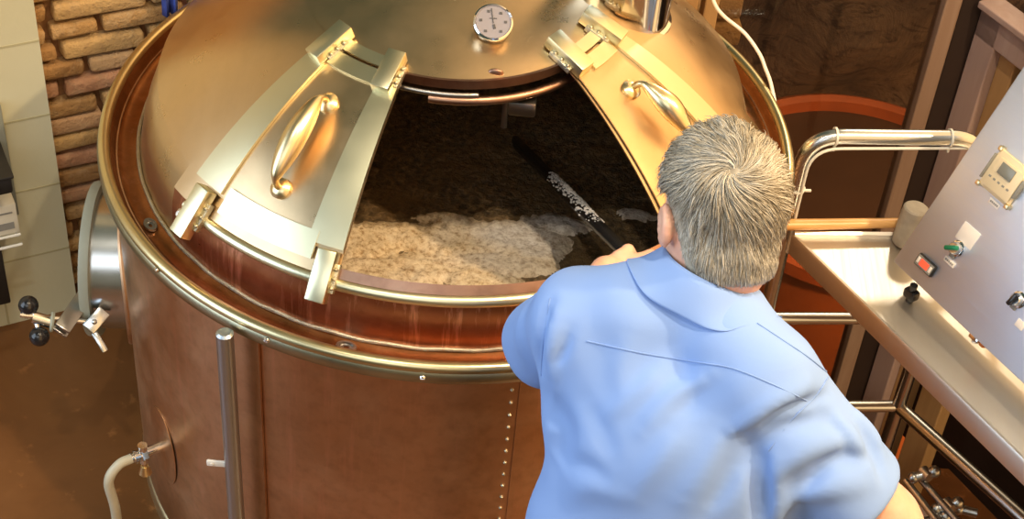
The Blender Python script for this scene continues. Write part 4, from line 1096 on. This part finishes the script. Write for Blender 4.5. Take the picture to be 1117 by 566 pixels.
# stitched seams: yoke, shoulder, sleeve head
for pl_ in ([(640, 372), (700, 385), (760, 395), (800, 402), (845, 420), (880, 437)], [(826, 352), (850, 368), (880, 388), (905, 408)], [(600, 325), (596, 350), (592, 380), (590, 410)], [(906, 408), (890, 432), (862, 460), (838, 492)]):
    pl_ = [(q[0], q[1]) for q in bez([(x_, y_, 0) for x_, y_ in pl_], 7)]
    pts = [trace(shirt_sdf, *p) for p in pl_]; pts = [p for p in pts if p is not None]
    if len(pts) < 3: continue
    mb = MB(); mb.tube(pts, .0011, 6); mb.build('seam', MT['seam'], shirt)
# trousers, belt, shoes
def trouser(P):
    d = s_ecap(P, hip-Ut*.04, hip+Ut*.09, .160, .158, Ft, .75)
    for h_, k_, a_ in ((Lhip, Lkn, Lan), (Rhip, Rkn, Ran)):
        d = smin(d, s_cap(P, h_, k_, .098, .074), .03); d = smin(d, s_cap(P, k_, a_-EZ*.02, .074, .062), .02)
    d = smax(d, -(P[:, 2]-(ZF+.045)), .004); d = smax(d, (P-(hip+Ut*.06))@Ut, .006)
    return d-.002*np.sin(40*P[:, 2]+9*P[:, 0])*np.clip((1-P[:, 2])*1.5, 0, 1)
lo, hi = bx([Lan, Ran, Lkn, Rkn, hip+Ut*.12], .19); lo[2] = ZF+.02
nets_mb(trouser, lo, hi, .009).build('trousers', MT['trouser'], man, True, angle=180)
for a_ in (Lan, Ran):
    def shoe(P, a_=a_):
        d = s_ecap(P, np.array([a_[0], a_[1], ZF+.045])-f0*.03, np.array([a_[0], a_[1], ZF+.036])+f0*.16, .046, .044, EZ, .9)
        d = smin(d, s_cap(P, np.array([a_[0], a_[1], ZF+.05])-f0*.01, np.array([a_[0], a_[1], ZF+.10]), .048, .046), .03)
        return smax(d, -(P[:, 2]-ZF-.001), .004)
    q = np.array([a_[0], a_[1], ZF+.05])
    nets_mb(shoe, q-[.25, .25, .055], q+[.25, .25, .12], .007).build('shoe', MT['shoe'], man, True, angle=60)
# hair: cap over the scalp plus many short locks turning out of the crown
def hairline(l):
    """l: head-frame coords; True where hair grows"""
    x, y, z = l[:, 0], l[:, 1], l[:, 2]
    lim = np.where(y < -.02, -.085, np.where(y < .03, -.012+(-.055)*np.clip((.005-y)/.03, 0, 1), .03+(y-.03)*.75))
    side = (np.abs(x) > .055) & (y > -.026) & (y < .02)
    return np.where(side, z > .012, z > lim)
def hair_cap(P):
    d = smin(head_sdf(P, False), neck_sdf(P)+.004, .03)
    l = (P-Hc)@HA.T
    bulk = .006+.009*np.clip((l[:, 2]+.03)/.08, 0, 1)+.003*np.clip((.02-np.abs(l[:, 0]))/.05, -1, 1)
    g = d-bulk+.0015*np.sin(90*l[:, 0]+40*l[:, 2])*np.sin(70*l[:, 1]-30*l[:, 2])
    x, y, z = l[:, 0], l[:, 1], l[:, 2]
    cut = -(z+.082)                       # nape
    cut = np.maximum(cut, np.minimum(y+.033-.30*(z+.085), .024-z))   # in front of the ears, below the temples
    cut = np.maximum(cut, (y-.062-.55*(z-.04)))                                      # forehead
    return smax(g, cut, .012)
lo, hi = bx([Hc], .17)
capm = nets_mb(hair_cap, lo, hi, .0045)
crown = trace(hair_cap, 801, 186); cl = (crown-Hc)@HA.T
pts = np.array(capm.v); lpts = (pts-Hc)@HA.T
tone_all = [float(np.clip(.36+.5*mnoise.noise(Vector((q[0]*120, q[1]*120, q[2]*60))), 0, 1)) for q in lpts]; hm_ = MB(); hm_.v = list(capm.v); hm_.f = list(capm.f)
eps = .002
def grad(fn, P):
    g = np.stack([fn(P+np.eye(3)[i]*eps)-fn(P-np.eye(3)[i]*eps) for i in range(3)], 1); return g/(np.linalg.norm(g, axis=1)[:, None]+1e-9)
NS = 19000
wgt = 1+2.5*np.exp(-(np.linalg.norm(pts-crown, axis=1)/.03)**2)+1.3*(lpts[:, 2] < -.02); wgt /= wgt.sum()
seed = pts[rng.choice(len(pts), NS, p=wgt)]+rng.normal(0, .002, (NS, 3))
p = seed-grad(hair_cap, seed)*(hair_cap(seed)[:, None]+.002)
l0 = (p-Hc)@HA.T
keep = (l0[:, 2] > -.076) & ~((l0[:, 2] < .014) & (l0[:, 1] > -.036+.3*(l0[:, 2]+.085))); p = p[keep]; l0 = l0[keep]; NS = len(p)
low = np.clip((.03-l0[:, 2])/.09, 0, 1)
Ls = (.042-.020*low)*rng.uniform(.7, 1.25, NS)
Ls = Ls*np.where((l0[:, 1] > -.055) & (l0[:, 2] < .035), .42, 1.)
rad0 = rng.uniform(.0005, .0012, NS)*(1-.3*low)
clump = np.array([mnoise.noise(Vector(q*55)) for q in l0.tolist() if True]) if False else np.array([mnoise.noise(Vector((q[0]*55, q[1]*55, q[2]*55))) for q in l0])
near_ = np.exp(-(np.linalg.norm(p-crown, axis=1)/.022)**2)
lift = rng.uniform(.02, .30, NS)+.22*clump+.20*low+.25*near_
path = [p.copy()]; cur = p.copy()
for sgm in range(5):
    n_ = grad(hair_cap, cur); rel = cur-crown; rel -= n_*(np.sum(rel*n_, 1)[:, None])
    ln = np.linalg.norm(rel, axis=1)[:, None]+1e-6; out = rel/ln; sw = np.cross(n_, out)
    swirl = np.clip(1.1-ln/.07, .12, 1.)*.9
    dwn = -Hu-n_*(-(n_@Hu)[:, None]); dwn /= (np.linalg.norm(dwn, axis=1)[:, None]+1e-6)
    dr_ = out+sw*swirl+dwn*.55*low[:, None]+sw*clump[:, None]*.5+rng.normal(0, .10, (NS, 3))
    dr_ /= np.linalg.norm(dr_, axis=1)[:, None]
    dr_ = dr_+n_*(lift*(1-.30*sgm))[:, None]; dr_ /= np.linalg.norm(dr_, axis=1)[:, None]
    cur = cur+dr_*(Ls/5)[:, None]; path.append(cur.copy())
path = np.stack(path, 1)
# brightness of each lock: silver with darker ash patches, lighter nape and sides
base_t = .50+.30*clump+rng.normal(0, .15, NS)+.18*low-.22*np.clip((l0[:, 2]-.03)/.07, 0, 1)*np.clip((l0[:, 1]+.06)/.1, 0, 1)
for i in range(NS):
    n0 = len(hm_.v); P_ = path[i]; t = P_[-1]-P_[0]; t /= np.linalg.norm(t)+1e-9
    u_ = np.cross(t, (0.3, .5, .81)); u_ /= np.linalg.norm(u_)+1e-9; w_ = np.cross(t, u_)
    for s_ in range(5):
        r_ = rad0[i]*(1, 1, .85, .6, .35)[s_]
        for a in (0, 2.094, 4.189): hm_.v.append(tuple(P_[s_]+r_*(u_*cos(a)+w_*sin(a))))
    hm_.v.append(tuple(P_[5]))
    for s_ in range(4):
        for a in range(3): hm_.f.append((n0+s_*3+a, n0+s_*3+(a+1) % 3, n0+s_*3+3+(a+1) % 3, n0+s_*3+3+a))
    for a in range(3): hm_.f.append((n0+12+a, n0+12+(a+1) % 3, n0+15))
    tone_all += [float(np.clip(base_t[i], 0, 1))]*16
hm_.build('hair', MT['hair'], man, True, tone=tone_all, angle=180)
# eyes and brows on the far side of the head
for s in (-1, 1):
    mb = MB(); c = hd(s*.030, .0835, .005); mb.ball(c, .0095, 16, 10); ey = mb.build('eye', MT['label'], man)
    mb = MB(); mb.ball(c+Hf*.0062-Hu*.001, (.0045, .0045, .0045), 12, 8); mb.build('pupil', MT['blackm'], ey)
    mb = MB(); mb.tube([hd(s*.014, .098, .022), hd(s*.03, .098, .027), hd(s*.046, .088, .022)], [.002, .003, .0015], 8, flat=.6); mb.build('eyebrow', MT['inkgrey'], man)
# dark undershirt edge in the open collar
mb = MB(); q = trace(shirt_sdf, 706, 304)
# ------------------------------------------------------------------ paddle
pad = thing('mash_paddle', PBm, 'long black mash paddle dipping from the person\'s hand into the grain', 'paddle')
mb = MB(); Lp = np.linalg.norm(PBm-PA); mb.tube([PA-pdv*.10, PA-pdv*.098, PA, PA+pdv*Lp, PA+pdv*(Lp+.01)], [.009, .0125, .0125, .0125, .010], 18); mb.build('shaft', MT['shaft'], pad)
mb = MB(); side_ = nrm(np.cross(pdv, EZ)); mb.box(PA+pdv*(Lp+.06), (pdv, side_, np.cross(pdv, side_)), (.16, .09, .014), .005); mb.build('blade', MT['shaft'], pad)
mb = MB(); up_ = nrm(EZ-pdv*(EZ@pdv)); c0 = onplane(650, 238, PA, nrm(np.cross(side_, pdv))); c1 = onplane(606, 197, PA, nrm(np.cross(side_, pdv)))
ta, tb = float((c0-PA)@pdv), float((c1-PA)@pdv)
for i in range(420):
    t = random.uniform(ta-.05, tb+.02); an = random.gauss(.2, .75); rr = .0125
    r_ = random.uniform(.0010, .0034)*(1 if ta < t < tb else .6)
    c = PA+pdv*t+(up_*cos(an)+side_*sin(an))*rr; mb.ball(c, (r_*1.6, r_, r_*.8), 8, 5, np.array([pdv, side_, up_]))
fo = mb.build('foam_residue', MT['label'], pad); fo['kind'] = 'stuff'
# ------------------------------------------------------------------ light
wd = bpy.data.worlds.new('room_light'); S.world = wd; wd.use_nodes = True
nt = wd.node_tree; bg = nt.nodes['Background']
tc = nt.nodes.new('ShaderNodeTexCoord'); sp = nt.nodes.new('ShaderNodeSeparateXYZ'); nt.links.new(tc.outputs['Generated'], sp.inputs[0])
def wramp(sock, stops, lo=-1, hi=1):
    mr = nt.nodes.new('ShaderNodeMapRange'); mr.inputs[1].default_value = lo; mr.inputs[2].default_value = hi; nt.links.new(sock, mr.inputs[0])
    r = nt.nodes.new('ShaderNodeValToRGB'); e = r.color_ramp.elements
    while len(e) < len(stops): e.new(.5)
    for el, (p, c) in zip(e, stops): el.position = p; el.color = (*c, 1)
    nt.links.new(mr.outputs[0], r.inputs[0]); return r.outputs[0]
side = wramp(sp.outputs['X'], [(0, (.085, .135, .10)), (.36, (.115, .15, .11)), (.54, (.55, .47, .31)), (.68, (2.7, 1.75, .85)), (.85, (3.6, 2.1, .85))])
vert = wramp(sp.outputs['Z'], [(0, (.10, .085, .075)), (.44, (.20, .18, .16)), (.54, (.85, .85, .85)), (1, (1, 1, 1))])
mx = nt.nodes.new('ShaderNodeMix'); mx.data_type = 'RGBA'; mx.blend_type = 'MULTIPLY'; mx.inputs[0].default_value = 1
nt.links.new(side, mx.inputs[6]); nt.links.new(vert, mx.inputs[7]); nt.links.new(mx.outputs[2], bg.inputs['Color']); bg.inputs['Strength'].default_value = .72
def look(o, tgt):
    d = Vector(tuple(tgt))-o.location; o.rotation_euler = d.to_track_quat('-Z', 'Y').to_euler()
def area(name, loc, tgt, size, power, col, sy=None):
    l = bpy.data.lights.new(name, 'AREA'); l.size = size; l.energy = power; l.color = col
    if sy: l.shape = 'RECTANGLE'; l.size_y = sy
    o = bpy.data.objects.new(name, l); COL.objects.link(o); o.location = loc; look(o, tgt); return o
def spot(name, loc, tgt, power, col, ang=60, r=.03, blend=.5):
    l = bpy.data.lights.new(name, 'SPOT'); l.energy = power; l.color = col; l.spot_size = RAD(ang); l.spot_blend = blend; l.shadow_soft_size = r
    o = bpy.data.objects.new(name, l); COL.objects.link(o); o.location = loc; look(o, tgt); return o
area('window_daylight', (-1.2, -5.2, 4.6), (.1, -.6, 1.1), 3.6, 62, (.92, .96, 1.0), 2.6)
spot('ceiling_lamp', (2.3, -1.2, 3.9), (.5, .0, 1.1), 420, (1, .72, .42), 50, .06)
spot('ceiling_lamp', (.9, -1.4, 4.2), (.7, -.4, 1.0), 240, (1, .80, .56), 55, .05)
spot('ceiling_lamp', (-.5, -1.6, 4.2), (-.02, -.3, 1.0), 85, (1, .90, .74), 50, .04)
area('left_window_daylight', (-3.4, -1.6, 2.2), (.5, -.5, 1.1), 3.0, 125, (.72, .85, 1.0))
spot('ceiling_lamp', (1.4, 2.0, 2.75), (.85, -.1, .9), 60, (1, .84, .62), 45, .10)  # added spot beyond the window wall, brightens the table top
spot('vessel_fill_spot', (1.9, 1.35, .2), (1.45, 2.6, -2.3), 260, (1, .50, .20), 75, .10)  # added spot behind the glass to brighten the far vessel's front
S.view_settings.view_transform = 'Standard'; S.view_settings.look = 'None'; S.view_settings.gamma = 1; S.view_settings.exposure = .0
S.view_settings.use_curve_mapping = False
